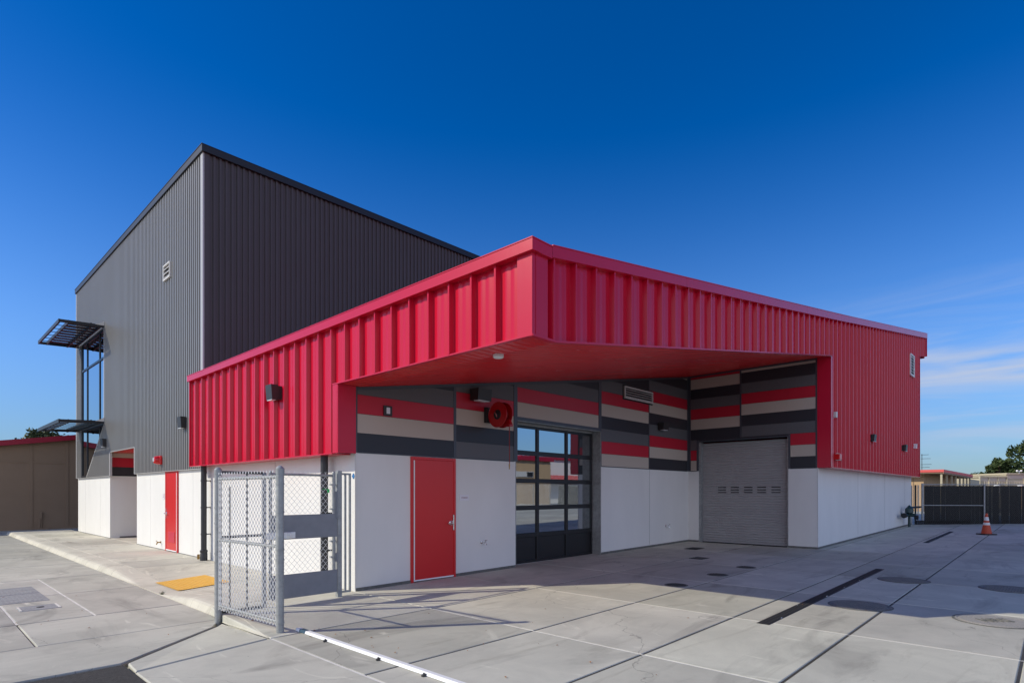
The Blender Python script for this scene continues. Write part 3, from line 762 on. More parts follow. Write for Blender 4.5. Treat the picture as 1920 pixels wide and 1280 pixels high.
# trims: flat corner flashing, drip edges, fascia band
tr = MB()
def P3(x, y, z): return (x, y, z)
tr.box(4.742, 4.80, 4.178, 4.40, 3.328, 4.26)                       # corner, left face
tr.box(4.80, 5.0, 4.172, 4.225, 3.328, 4.26)                         # corner, right face
tr.box(4.745, 4.80, 8.285, 8.425, 2.228, 3.326)                      # flat jamb edge
tr.box(4.748, 4.90, 8.262, 8.284, 2.228, 3.320)                      # return towards the wall
tr.box(4.90, 5.070, 8.262, 8.284, 2.232, 3.320)
tr.box(4.738, 4.80, 4.172, 8.43, 3.316, 3.335)                       # drip edge of canopy
tr.box(4.738, 5.072, 8.43, 15.03, 2.216, 2.235)                      # drip edge of side wall
tr.box(4.738, 4.80, 15.03, 15.06, 2.216, 4.26)
xs = [4.742, 5.155, 16.69]
for a, b in zip(xs, xs[1:]):
    tr.hexa([(a, yr(a)-0.018, soffit_z(a)-0.014), (b, yr(b)-0.018, soffit_z(b)-0.014), (b, yr(b)+0.05, soffit_z(b)-0.014), (a, yr(a)+0.05, soffit_z(a)-0.014),
             (a, yr(a)-0.018, soffit_z(a)+0.010), (b, yr(b)-0.018, soffit_z(b)+0.010), (b, yr(b)+0.05, soffit_z(b)+0.010), (a, yr(a)+0.05, soffit_z(a)+0.010)])
tr.box(16.655, 16.70, 4.325, 4.635, 2.262, 5.16)                     # red return beside the roller door
tr.box(16.652, 16.80, 4.302, 4.323, 2.262, 5.15)                     # its pale edge
tr.box(16.70, 29.93, 4.295, 4.63, 2.250, 2.268)                      # drip
tr.box(29.93, 29.97, 4.30, 4.64, 2.25, 7.41)
tr.box(31.52, 31.56, 4.27, 4.6, 7.68, 8.5)
tr.build('red_trim', 'red_trim', RB)
fb = MB()
fb.box(4.690, 4.80, 4.128, 15.06, 4.228, 4.355)
fb.box(4.683, 4.80, 4.121, 15.06, 4.355, 4.367)
def rk(a, b, y0, y1, z0, z1):
    fb.hexa([(a, yr(a)+y0, rake_z(a)+z0), (b, yr(b)+y0, rake_z(b)+z0), (b, yr(b)+y1, rake_z(b)+z1*0+z0), (a, yr(a)+y1, rake_z(a)+z0),
             (a, yr(a)+y0, rake_z(a)+z1), (b, yr(b)+y0, rake_z(b)+z1), (b, yr(b)+y1, rake_z(b)+z1), (a, yr(a)+y1, rake_z(a)+z1)])
def rk2(a, b, d0=-0.135, d1=-0.165):
    zz = lambda x: -0.128-0.085*max(0, (x-5))/26.5
    fb.hexa([(a, yr(a)-0.05, rake_z(a)+zz(a)), (b, yr(b)-0.05, rake_z(b)+zz(b)), (b, yr(b)+0.05, rake_z(b)+zz(b)), (a, yr(a)+0.05, rake_z(a)+zz(a)),
             (a, yr(a)-0.05, rake_z(a)), (b, yr(b)-0.05, rake_z(b)), (b, yr(b)+0.05, rake_z(b)), (a, yr(a)+0.05, rake_z(a))])
    rk(a, b, -0.058, 0.05, 0.0, 0.012)
seams = [4.80, 5.04, 8.35, 11.4, 14.45, 17.5, 20.55, 23.6, 26.65, 29.7, 31.60]
for a, b in zip(seams, seams[1:]): rk2(a+0.003, b-0.003)
fb.build('fascia', 'red_trim', RB)
# soffit: long ribs running up the slope
sf = MB()
PS = lambda u, d, z: None
pts = []; y = 4.24
while y < 8.29:
    for du, dp in ((0, 0), (0.006, 0.009), (0.030, 0.009), (0.036, 0)):
        pts.append((min(y+du, 8.30), dp))
    y += 0.135
pts.append((8.30, 0))
for (a, da), (b, db) in zip(pts, pts[1:]):
    for x0, x1 in ((4.80, 5.155), (5.155, 8.99), (9.0, 12.83), (12.84, 16.69)):
        sf.face([(x0, a, soffit_z(x0)-0.004+da), (x1, a, soffit_z(x1)-0.004+da), (x1, b, soffit_z(x1)-0.004+db), (x0, b, soffit_z(x0)-0.004+db)])
sf.hexa([(x, y, soffit_z(x)+dz) for dz in (0.02, 0.06) for x, y in ((4.81, 4.25), (5.155, 4.25), (5.155, 8.42), (4.81, 8.42))])
sf.hexa([(x, y, soffit_z(x)+dz) for dz in (0.02, 0.06) for x, y in ((5.156, 4.25), (16.69, 4.37), (16.69, 8.42), (5.156, 8.42))])
sf.build('soffit', 'red_soffit', RB)
# roof sheet, rear body
rf = MB()
rf.face([(4.72, 4.18, 4.35), (31.55, 4.33, rake_z(31.55)-0.012), (31.55, 14.90, rake_z(31.55)-0.012), (4.72, 15.03, 4.35)])
rf.face([(29.95, 4.36, 7.3), (31.5, 4.36, 7.6), (31.5, 14.9, 7.6), (29.95, 14.9, 7.3)])
rf.face([(31.5, 4.36, 7.6), (31.5, 14.9, 7.6), (31.5, 14.9, 8.5), (31.5, 4.36, 8.5)])
rf.face([(29.95, 4.65, 0), (29.95, 14.9, 0), (29.95, 14.9, 7.6), (29.95, 4.65, 7.6)])
rf.face([(4.81, 8.44, 2.3), (4.81, 15.0, 2.3), (4.81, 15.0, 4.3), (4.81, 8.44, 4.3)])
rf.face([(4.81, 4.26, 3.34), (4.81, 8.44, 3.34), (4.81, 8.44, 4.3), (4.81, 4.26, 4.3)])
rf.face([(16.94, 4.70, 2.2), (29.94, 4.70, 2.2), (29.94, 4.70, 7.6), (16.94, 4.70, 5.2)])
rf.build('roof', 'red', RB)

# storage door in the shade
def door_parts(root, y, x0, x1, z0, z1, louver=False):
    d = MB(); d.bbox(x0+0.05, x1-0.05, y-0.022, y+0.03, z0+0.02, z1-0.05, 0.004)
    dl = d.build('door', 'red_door', root)
    f = MB(); f.bbox(x0, x0+0.05, y-0.035, y+0.06, z0, z1, 0.004); f.bbox(x1-0.05, x1, y-0.035, y+0.06, z0, z1, 0.004); f.bbox(x0+0.05, x1-0.05, y-0.034, y+0.06, z1-0.05, z1, 0.004)
    f.build('frame', 'red_door', dl)
    return dl
dl = door_parts(RB, 8.292, 6.172, 7.204, 0.012, 2.236)
tm = MB(); tm.box(6.226, 6.250, 8.262, 8.270, 0.05, 2.17); tm.box(6.226, 7.15, 8.261, 8.269, 0.032, 0.056)
tm.build('weatherstrip', 'white_trim', dl)
hn = MB()
hn.bbox(7.128, 7.156, 8.246, 8.262, 0.90, 1.185, 0.003); hn.lathe((7.085, 8.27, 1.035), (0, -1, 0), [(0, 0.045), (0.012, 0.045), (0.02, 0.03), (0.05, 0.018)], n=20)
hn.tube((7.09, 8.215, 1.035), (6.97, 8.212, 1.030), 0.011, n=10); hn.lathe((7.085, 8.262, 1.035), (0, -1, 0), [(0, 0.02), (0.055, 0.016)], n=14)
hn.build('handle', 'chrome', dl, smooth=True)

# glazed sectional garage door, set back in its opening
GY = 8.56
gd = MB(); gx0, gx1 = 8.90, 11.985; gz0, gz1 = 0.075, 3.075
cols_ = [8.90, 9.89, 10.95, 11.985]      # mullion centres
rows_ = [0.045, 0.66, 1.265, 1.86, 2.475, 3.075]
fw = 0.042
for k, x in enumerate(cols_):
    a, b = (x, x+0.05) if k == 0 else ((x-0.05, x) if k == 3 else (x-fw, x+fw))
    gd.bbox(a, b, GY-0.025, GY+0.04, rows_[0], rows_[-1], 0.005)
for k, z in enumerate(rows_):
    a, b = (z, z+0.06) if k == 0 else ((z-0.06, z) if k == 5 else (z-0.05, z+0.05))
    for c0, c1 in ((8.95, 9.89-fw), (9.89+fw, 10.95-fw), (10.95+fw, 11.935)):
        gd.bbox(c0, c1, GY-0.022, GY+0.038, a, b, 0.005)
gdo = gd.build('garage_door', 'door_frame', RB)
for r in range(5):
    for c in range(3):
        p = MB()
        p.box((8.95, 9.89+fw, 10.95+fw)[c], (9.89-fw, 10.95-fw, 11.935)[c], GY+0.004, GY+0.014, rows_[r]+(0.06 if r == 0 else 0.05), rows_[r+1]-(0.06 if r == 4 else 0.05))
        p.build('solid_panel' if r == 0 else 'pane', 'door_frame' if r == 0 else 'glass', gdo)
bs = MB(); bs.box(8.90, 11.985, GY-0.03, GY+0.03, 0.035, 0.05); bs.build('bottom_seal', 'chrome', gdo)
jm = MB()
jm.box(11.985, 12.0, 8.284, GY+0.05, 0.04, 3.13); jm.box(8.88, 8.90, 8.29, GY+0.05, 0.03, 3.13); jm.box(8.90, 11.985, GY-0.03, GY+0.05, 3.075, 3.13); jm.box(8.90, 11.985, 8.30, GY-0.03, 3.115, 3.13)
build_split(jm, 'garage_jamb', 'steel', RB)
bk = MB(); bk.box(8.6, 12.2, GY+0.05, GY+0.08, 0, 3.4); bk.build('inner_liner', 'inside', RB)

# roller door
ro = MB(); xr = 16.86; z = 0.10; n = 0
while z < 3.06:
    zn = min(z+0.073, 3.10)
    for (za, da), (zb, db) in zip([(0, 0), (0.012, 0.012), (0.036, 0.016), (0.06, 0.010), (0.073, 0)], [(0.012, 0.012), (0.036, 0.016), (0.06, 0.010), (0.073, 0), (0.073, 0)]):
        if z+zb > 3.13: break
        ro.face([(xr-da, 5.40, z+za), (xr-db, 5.40, z+zb), (xr-db, 7.90, z+zb), (xr-da, 7.90, z+za)])
    z = zn
rdo = ro.build('roller_door', 'roll', RB)
vt = MB()
for k, y in enumerate((7.42, 7.03, 6.64, 6.26, 5.87)):
    for zc_ in (1.605, 1.68, 1.755): vt.bbox(xr-0.022, xr-0.012, y-0.245, y, zc_-0.014, zc_+0.012, 0.003)
build_split(vt, 'vent_slot', 'black', rdo)
gu = MB()
gu.box(16.70, 16.90, 7.90, 7.955, 0.08, 3.13)
for k in range(24): gu.box(16.72, 16.88, 7.893, 7.90, 0.15+k*0.125, 0.19+k*0.125)
gu.box(16.70, 16.90, 5.368, 5.40, 0.08, 3.13)
build_split(gu, 'guide_rail', 'steel', rdo)
bb = MB(); bb.bbox(16.83, 16.88, 5.40, 7.90, 0.075, 0.12, 0.004); bb.build('bottom_bar', 'black', rdo)

# downpipes on the side wall
def downpipe(y, root):
    d = MB(); x = 4.93; r = 0.062
    d.tube((x, y, 0.02), (x, y, 2.24), r, n=18); d.lathe((x, y, 0.0), (0, 0, 1), [(0, 0.080), (0.16, 0.080), (0.18, 0.072), (0.20, 0.084), (0.24, 0.084), (0.26, r)], n=18)
    o = d.build('downpipe', 'pipe', root, smooth=True)
    for z in (0.62, 1.25, 1.88):
        b = MB()
        b.lathe((x, y, z-0.02), (0, 0, 1), [(0, r+0.006), (0.04, r+0.006)], n=18); b.box(x, 5.08, y-0.02, y+0.02, z-0.012, z+0.012)
        b.build('bracket', 'pipe', o)
    return o
d1 = downpipe(14.66, RB); d2 = downpipe(9.02, RB)
cl_ = MB(); cl_.lathe((4.86, 14.72, 0.09), (-1, 0.3, 0), [(0, 0.06), (0.05, 0.06), (0.055, 0.04)], n=16); cl_.build('cleanout_cap', 'brass', d1, smooth=True)

# ---------------------------------------------------------------- tall grey building
TB = thing('tall_grey_building', (5.075, 15.0, 0), 'tall hall clad in fine ribbed grey metal, standing behind the red building', 'building')
w = MB()
w.box(5.075, 5.35, 15.0, 16.93, -0.02, 2.185); w.box(5.075, 5.35, 17.96, 20.86, -0.02, 2.185); w.box(5.075, 5.35, 16.93, 17.96, 2.175, 2.185)
w.box(5.075, 5.35, 24.2, 29.47, -0.02, 2.185); w.box(5.35, 9.0, 24.2, 24.45, -0.02, 2.185); w.box(5.35, 9.0, 20.60, 20.86, -0.02, 2.185); w.box(9.0, 9.2, 20.6, 24.4, -0.02, 3.1)
build_split(w, 'white_wall', 'stucco', TB)
s = MB()
for y in (15.84, 19.45, 25.6, 28.1): s.box(5.0725, 5.08, y, y+0.006, 0.0, 2.17)
build_split(s, 'wall_joint', 'offwhite', TB)
s = MB(); s.box(5.06, 5.09, 15.0, 16.93, -0.02, 0.012); s.box(5.06, 5.09, 17.96, 20.86, -0.02, 0.012); s.box(5.06, 5.09, 24.2, 29.47, -0.02, 0.012); s.box(5.36, 9.0, 24.188, 24.2, -0.02, 0.05); build_split(s, 'footing', 'footing', TB)
bd = MB()        # body behind the cladding
bd.box(5.06, 29.9, 14.97, 20.80, 2.20, 9.70); bd.box(5.06, 29.9, 20.80, 23.9, 3.02, 9.70); bd.box(5.06, 29.9, 23.9, 24.66, 3.02, 9.70); bd.box(5.12, 29.9, 24.66, 29.3, 2.20, 9.70); bd.box(5.06, 5.35, 24.21, 24.66, 2.20, 3.02)
bd.build('body', 'shade_clad', TB)
XG = 5.025
PG = lambda u, d, z: (XG-d, u, z)
c = MB(); zt2 = lambda y: 9.78; zl = 2.185
ribs(c, PG, 14.98, 20.82, lambda y: zl, zt2, 0.1405, 15.04, GREY_PROF)
ribs(c, PG, 20.82, 23.87, lambda y: 3.01, zt2, 0.1405, 15.04, GREY_PROF)
ribs(c, PG, 23.87, 24.70, lambda y: zl, zt2, 0.1405, 15.04, GREY_PROF)
ribs(c, PG, 24.70, 27.50, lambda y: zl, lambda y: 4.0-(y-24.70)*(1.80/2.80), 0.1405, 15.04, GREY_PROF)
ribs(c, PG, 24.70, 28.50, lambda y: 7.46, zt2, 0.1405, 15.04, GREY_PROF)
ribs(c, PG, 28.50, 29.38, lambda y: zl, zt2, 0.1405, 15.04, GREY_PROF)
c.build('grey_cladding', 'sunlit_clad', TB)
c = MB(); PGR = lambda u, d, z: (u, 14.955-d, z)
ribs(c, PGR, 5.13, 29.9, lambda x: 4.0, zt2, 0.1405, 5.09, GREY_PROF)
c.build('shaded_cladding', 'shade_clad', TB)  # same metal as the side face, with its shade painted in
t = MB()
t.box(4.992, 5.03, 14.925, 15.04, zl, 9.79); t.box(4.99, 5.03, 29.33, 29.42, zl-0.01, 9.80); t.box(4.99, 5.072, 14.98, 20.83, zl-0.012, zl); t.box(4.99, 5.072, 23.86, 29.40, zl-0.012, zl)
t.box(4.99, 5.04, 24.66, 24.72, 4.0, 7.47); t.box(4.99, 5.06, 23.85, 23.92, zl, 3.01); t.box(4.99, 5.06, 20.78, 20.84, zl, 3.01); t.box(4.99, 5.07, 20.84, 23.85, 2.995, 3.012)
t.hexa([(4.992, 24.70, 3.98), (5.05, 24.70, 3.98), (5.05, 27.52, 2.17), (4.992, 27.52, 2.17), (4.992, 24.70, 4.04), (5.05, 24.70, 4.04), (5.05, 27.52, 2.23), (4.992, 27.52, 2.23)])
t.build('edge_trim', 'grey_trim', TB)
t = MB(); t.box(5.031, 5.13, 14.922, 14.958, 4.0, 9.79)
t.build('corner_trim', 'shade_clad', TB)
t = MB(); t.box(4.955, 5.06, 14.86, 29.44, 9.765, 9.925); t.box(5.06, 29.95, 14.86, 14.97, 9.765, 9.925); t.box(4.945, 5.06, 14.85, 29.45, 9.925, 9.937); t.box(5.06, 29.95, 14.85, 14.97, 9.925, 9.937)
t.box(5.06, 29.9, 14.97, 29.4, 9.70, 9.9)
t.build('fascia', 'char_trim', TB)
# recess: striped side wall, red ceiling, window frame
o = MB()
for z0, z1, q in ((2.20, 2.50, 0), (2.506, 2.83, 2), (2.836, 2.99, 3)): o.box(5.12, 9.0, 24.19, 24.2, z0, z1, q)
o.box(5.35, 9.0, 24.2, 24.4, 2.19, 3.05, 0)
o.build('striped_panel', PM, TB)
o = MB(); o.box(5.075, 5.12, 24.17, 24.25, 2.19, 3.0); o.box(5.075, 9.0, 24.175, 24.195, 2.186, 2.215); o.build('panel_frame', 'char_trim', TB)
o = MB(); o.box(5.09, 9.0, 20.86, 24.2, 2.992, 3.008); o.build('soffit', 'red_soffit', TB)
# corner window
o = MB()
def wb(y0, y1, z0, z1, x0=5.015, x1=5.075): o.box(x0, x1, y0, y1, z0, z1)
wb(28.40, 28.50, 2.19, 7.46); wb(27.51, 27.59, 2.20, 7.46, 5.02, 5.07); wb(25.48, 25.56, 2.5, 7.46, 5.02, 5.07); wb(24.70, 24.76, 3.9, 7.46)
wb(24.76, 28.40, 6.39, 6.47, 5.018, 5.072); wb(24.76, 28.40, 7.38, 7.46); wb(24.76, 28.40, 4.0, 4.1, 5.018, 5.072); wb(27.5, 28.40, 2.185, 2.27)
wd = o.build('corner_window', 'door_frame', TB)
ys_ = [24.76, 25.52, 27.55, 28.40]; zs_ = [(2.25, 4.05), (4.05, 6.43), (6.43, 7.42)]
for i in range(3):
    for a, b in zs_:
        p = MB(); ya, yb = ys_[i]+0.01, ys_[i+1]-0.01
        za, zb = a+0.01, b-0.01
        p.box(5.045, 5.055, ya, yb, za, zb)
        p.build('pane', 'glass2', wd)
# sunshades
def sunshade(zw, root):
    y0, y1 = 24.68, 28.93; xo, xw = 3.73, 5.0; dz = 0.055
    zf = lambda x: zw-dz*(xw-x)/(xw-xo)
    s = MB()
    def beam(xa, ya, xb, yb, w, h):
        za, zb = zf(xa), zf(xb)
        if abs(xa-xb) > abs(ya-yb): s.hexa([(xa, ya-w/2, za-h/2), (xb, yb-w/2, zb-h/2), (xb, yb+w/2, zb-h/2), (xa, ya+w/2, za-h/2), (xa, ya-w/2, za+h/2), (xb, yb-w/2, zb+h/2), (xb, yb+w/2, zb+h/2), (xa, ya+w/2, za+h/2)])
        else: s.hexa([(xa-w/2, ya, za-h/2), (xa+w/2, ya, za-h/2), (xa+w/2, yb, za-h/2), (xa-w/2, yb, za-h/2), (xa-w/2, ya, za+h/2), (xa+w/2, ya, za+h/2), (xa+w/2, yb, za+h/2), (xa-w/2, yb, za+h/2)])
    beam(xo, y0, xw, y0, 0.05, 0.10); beam(xo, y1, xw, y1, 0.05, 0.10)
    beam(xo, y0, xo, y1, 0.05, 0.12); beam(3.98, y0, 3.98, y1, 0.04, 0.12); beam(4.62, y0, 4.62, y1, 0.05, 0.14); beam(4.88, y0, 4.88, y1, 0.05, 0.12)
    o = s.build('sunshade', 'char_trim', root)
    b = MB(); n = 7
    for k in range(1, n):
        y = y0+(y1-y0)*k/n
        b.hexa([(3.75, y-0.03, zf(3.75)-0.045), (3.98, y-0.03, zf(3.98)-0.045), (3.98, y+0.03, zf(3.98)-0.03), (3.75, y+0.03, zf(3.75)-0.03), (3.75, y-0.03, zf(3.75)-0.025), (3.98, y-0.03, zf(3.98)-0.025), (3.98, y+0.03, zf(3.98)-0.01), (3.75, y+0.03, zf(3.75)-0.01)])
    n = 9
    for k in range(n):
        y = y0+0.1+(y1-y0-0.2)*(k+0.5)/n; h = 0.26
        b.hexa([(4.0, y-h, zf(4.0)-0.005), (4.95, y-h, zf(4.95)-0.005), (4.95, y+h, zf(4.95)+0.030), (4.0, y+h, zf(4.0)+0.030),
                (4.0, y-h, zf(4.0)+0.005), (4.95, y-h, zf(4.95)+0.005), (4.95, y+h, zf(4.95)+0.040), (4.0, y+h, zf(4.0)+0.040)])
    build_split(b, 'louver_blade', 'black', o)
    p = MB(); p.hexa([(4.72, y0-0.05, zw+0.02), (5.0, y0-0.05, zw+0.02), (5.0, y0-0.035, zw+0.02), (4.72, y0-0.035, zw+0.02), (4.90, y0-0.05, zw+0.10), (5.0, y0-0.05, zw+0.18), (5.0, y0-0.035, zw+0.18), (4.90, y0-0.035, zw+0.10)])
    p.build('wall_bracket', 'offwhite', o)
sunshade(7.50, TB); sunshade(4.10, TB)
# narrow red door on the sidewalk
d = MB(); d.bbox(5.052, 5.12, 16.98, 17.91, 0.02, 2.13, 0.004)
dd = d.build('door', 'red_door', TB)
f = MB(); f.bbox(5.042, 5.14, 16.93, 16.98, 0, 2.185, 0.004); f.bbox(5.042, 5.14, 17.91, 17.96, 0, 2.185, 0.004); f.bbox(5.043, 5.14, 16.98, 17.91, 2.13, 2.18, 0.004); f.build('frame', 'red_door', dd)
f = MB(); f.box(5.044, 5.05, 17.0, 17.03, 0.03, 2.12); f.box(5.044, 5.05, 17.0, 17.9, 0.02, 0.05); f.build('weatherstrip', 'white_trim', dd)
f = MB(); f.bbox(5.045, 5.054, 17.15, 17.70, 0.24, 0.55, 0.003)
for k in range(8): f.hexa([(5.035, 17.17, 0.262+k*0.035), (5.045, 17.17, 0.277+k*0.035), (5.045, 17.68, 0.277+k*0.035), (5.035, 17.68, 0.262+k*0.035), (5.035, 17.17, 0.268+k*0.035), (5.045, 17.17, 0.283+k*0.035), (5.045, 17.68, 0.283+k*0.035), (5.035, 17.68, 0.268+k*0.035)])
f.build('door_louver', 'red_door', dd)
h = MB(); h.lathe((5.05, 17.86, 1.03), (-1, 0, 0), [(0, 0.045), (0.012, 0.045), (0.02, 0.02), (0.06, 0.016)], n=16); h.tube((4.99, 17.86, 1.03), (4.985, 17.74, 1.028), 0.011); h.bbox(5.036, 5.052, 17.875, 17.90, 0.90, 1.17, 0.003)
h.build('handle', 'chrome', dd, smooth=True)

# ---------------------------------------------------------------- things fixed to the walls
def wall_light(px, py, pz, n, label, w=0.30, h=0.30, d=0.16, group='dark box wall lights'):
    """boxy wall pack; n = outward direction, 'x' = towards -x, 'y' = towards -y"""
    t = thing('wall_light', (px, py, pz), label, 'wall light', group)
    o = MB(); F = (lambda a, b, c: (px-b, py+a, pz+c)) if n == 'x' else (lambda a, b, c: (px+a, py-b, pz+c))
    def hx(m_, a0, a1, b0, b1, c0, c1, tp=0.0):
        m_.hexa([F(a0, b0, c0), F(a1, b0, c0), F(a1, b1-tp, c0), F(a0, b1-tp, c0), F(a0, b0, c1), F(a1, b0, c1), F(a1, b1, c1), F(a0, b1, c1)])
    hx(o, -w/2, w/2, 0.02, d, -h/2, h/2, 0.02); o.build('housing', 'bronze', t)
    o = MB(); hx(o, -w*0.42, w*0.42, -0.06, 0.02, -h*0.45, h*0.45); o.build('back_plate', 'bronze', t)
    o = MB(); hx(o, -w*0.40, w*0.40, d*0.35, d*0.86, -h/2-0.012, -h/2); o.build('lens', 'lens', t)
    return t
wall_light(4.74, 10.42, 3.42, 'x', 'dark square wall light on the sunlit red side wall', 0.24, 0.27, 0.15)
wall_light(5.0, 16.2, 3.38, 'x', 'dark square wall light on the grey wall just left of the red cladding', 0.28, 0.28, 0.15)
wall_light(5.0, 24.45, 3.35, 'x', 'dark wall light on the far grey wall in the lower sunshade\'s shadow', 0.30, 0.28, 0.14)
wall_light(7.75, 8.285, 3.49, 'y', 'dark square wall light above and left of the red hose reel', 0.36, 0.225, 0.26)
wall_light(14.95, 8.285, 3.48, 'y', 'small dark wall light on striped panels near the inner corner', 0.30, 0.20, 0.20)
wall_light(21.2, 4.31, 3.33, 'y', 'dark wall light halfway along the shaded red wall', 0.30, 0.22, 0.11)
wall_light(26.4, 4.31, 3.30, 'y', 'dark wall light on the shaded red wall farthest from the roller door', 0.34, 0.24, 0.11)

def louver_vent(name, F, w, h, n, label, m='offwhite', group=None):
    t = thing(name, F(0, 0, 0), label, 'vent', group)
    o = MB()
    def hx(m_, a0, a1, b0, b1, c0, c1, tp=0.0):
        m_.hexa([F(a0, b0, c0), F(a1, b0, c0), F(a1, b1, c0-tp), F(a0, b1, c0-tp), F(a0, b0, c1), F(a1, b0, c1), F(a1, b1, c1-tp), F(a0, b1, c1-tp)])
    e = 0.035
    for q in ((-w/2, w/2, 0, 0.05, -h/2, -h/2+e), (-w/2, w/2, 0, 0.05, h/2-e, h/2), (-w/2, -w/2+e, 0, 0.049, -h/2+e, h/2-e), (w/2-e, w/2, 0, 0.049, -h/2+e, h/2-e)): hx(o, *q)
    o.build('frame', m, t)
    o = MB(); hx(o, -w/2+e, w/2-e, 0.001, 0.006, -h/2+e, h/2-e); o.build('backing', 'black', t)
    o = MB(); k_ = (h-2*e)/n
    for k in range(n): hx(o, -w/2+e, w/2-e, 0.008, 0.045, -h/2+e+k_*(k+0.45), -h/2+e+k_*(k+0.62), k_*0.35)
    o.build('blade', m, t)
    return t
louver_vent('wall_vent', lambda a, b, c: (13.752+a, 8.288-b, 4.235+c), 1.44, 0.315, 4, 'wide off-white louvered vent set in the striped panels under the soffit', group='louvered vents')
vb = MB(); vb.box(12.99, 14.51, 8.280, 8.29, 4.04, 4.43)
o = vb.build('vent_surround', 'black', RB)
louver_vent('wall_vent', lambda a, b, c: (5.0-b, 17.55+a, 7.58+c), 0.56, 0.42, 3, 'small pale louvered vent high on the ribbed grey wall', group='louvered vents')
louver_vent('wall_vent', lambda a, b, c: (27.95+a, 4.30-b, 6.70+c), 0.80, 0.86, 7, 'white louvered vent high at the far end of the red wall', 'white_trim', group='louvered vents')

# fire alarm horn on grey wall
t = thing('fire_alarm', (5.0, 18.16, 2.50), 'red fire alarm horn with clear strobe above the narrow red door', 'fire alarm')
o = MB(); o.bbox(4.93, 5.02, 18.02, 18.30, 2.38, 2.62, 0.02); o.lathe((4.93, 18.16, 2.50), (-1, 0, 0), [(0, 0.12), (0.04, 0.115), (0.10, 0.09), (0.11, 0.05)], n=20); o.build('horn', 'alarm_red', t, smooth=True)
o = MB(); o.bbox(4.80, 4.84, 18.12, 18.20, 2.46, 2.56, 0.008); o.build('strobe', 'lens', t)
# items on the shaded red wall
o = MB(); o.bbox(16.96, 17.07, 4.255, 4.36, 3.58, 3.735, 0.008); tag(o.build('junction_box', 'offwhite'), 'small white junction box on the red wall near its left edge', 'junction box')
t = thing('alarm_bell', (17.3, 4.31, 2.55), 'red alarm bell box low on the shaded red wall beside its left edge', 'alarm bell')
o = MB(); o.bbox(17.10, 17.32, 4.21, 4.36, 2.475, 2.63, 0.01); o.build('housing', 'alarm_red', t)
o = MB(); o.box(17.09, 17.33, 4.25, 4.31, 2.63, 2.642); o.box(17.09, 17.33, 4.23, 4.31, 2.46, 2.472); build_split(o, 'mounting_plate', 'offwhite', t)
o = MB(); o.bbox(28.72, 28.86, 4.24, 4.36, 3.42, 3.61, 0.006); tag(o.build('sensor_box', 'white_trim'), 'tiny white sensor box near the far right end of the red wall', 'sensor')

# security keypad/flush light on panel left of the hose reel
t = thing('card_reader', (5.69, 8.285, 2.98), 'small black framed box with pale face on the striped wall above the red door', 'flush light')
o = MB(); o.bbox(5.61, 5.775, 8.262, 8.292, 2.90, 3.07, 0.004); o.build('housing', 'bronze', t)
o = MB(); o.bbox(5.655, 5.725, 8.255, 8.262, 2.935, 3.04, 0.002); o.build('face', 'lens', t)

# hose reel
HX, HY, HZ = 8.06, 7.95, 3.12
t = thing('hose_reel', (HX, HY, HZ), 'round red hose reel on a black bracket, its hose hanging beside the glazed door', 'hose reel')
o = MB(); o.bbox(7.96, 8.20, 8.255, 8.285, 2.985, 3.29, 0.004); o.bbox(8.09, 8.13, 7.96, 8.26, 3.06, 3.18, 0.004); o.bbox(7.965, 8.0, 8.20, 8.26, 2.99, 3.285, 0.004); build_split(o, 'bracket', 'black', t)
o = MB()
for x in (HX-0.055, HX+0.10):
    o.lathe((x, HY, HZ), (1, 0, 0), [(0.0, 0.05), (-0.006, 0.10), (0.006, 0.16), (0.002, 0.235), (-0.008, 0.245), (-0.004, 0.25), (0.010, 0.25), (0.012, 0.16), (0.010, 0.05)], n=48)
build_split(o, 'flange', 'reel_red', t, smooth=True)
o = MB(); o.lathe((HX-0.05, HY, HZ), (1, 0, 0), [(0, 0.15), (0.145, 0.15)], n=32); o.build('hose_coil', 'hose', t, smooth=True)
o = MB(); o.lathe((HX-0.078, HY, HZ), (1, 0, 0), [(0, 0.02), (0.0, 0.06), (0.012, 0.095), (0.03, 0.105)], n=28); o.build('hub', 'black', t, smooth=True)
o = MB(); o.tube((HX-0.10, HY, HZ), (HX-0.10, HY-0.03, HZ-0.055), 0.010); o.tube((HX-0.10, HY, HZ), (HX-0.10, HY+0.025, HZ+0.035), 0.010); o.tube((HX-0.10, HY, HZ), (HX-0.07, HY, HZ), 0.014); o.build('inlet_fitting', 'chrome', t)
o = MB(); o.bbox(HX+0.0, HX+0.10, HY-0.27, HY-0.12, HZ-0.24, HZ-0.205, 0.004); o.hexa([(HX+0.02, HY-0.26, HZ-0.20), (HX+0.10, HY-0.26, HZ-0.20), (HX+0.10, HY-0.12, HZ-0.20), (HX+0.02, HY-0.12, HZ-0.20), (HX+0.04, HY-0.22, HZ-0.10), (HX+0.09, HY-0.22, HZ-0.10), (HX+0.09, HY-0.16, HZ-0.10), (HX+0.04, HY-0.16, HZ-0.10)])
o.tube((HX+0.08, HY, HZ+0.22), (HX+0.28, HY-0.02, HZ+0.22), 0.010); build_split(o, 'guide_arm', 'reel_red', t)
o = MB(); hx_, hy_ = HX+0.06, HY-0.21
o.tube((hx_, hy_, HZ-0.24), (hx_+0.004, hy_, 2.16), 0.0085, n=8); o.build('hose', 'hose', t)
o = MB(); o.lathe((hx_, hy_, 2.16), (0, 0, -1), [(0, 0.011), (0.03, 0.013), (0.06, 0.010), (0.11, 0.008)], n=10); o.build('nozzle', 'brass', t)

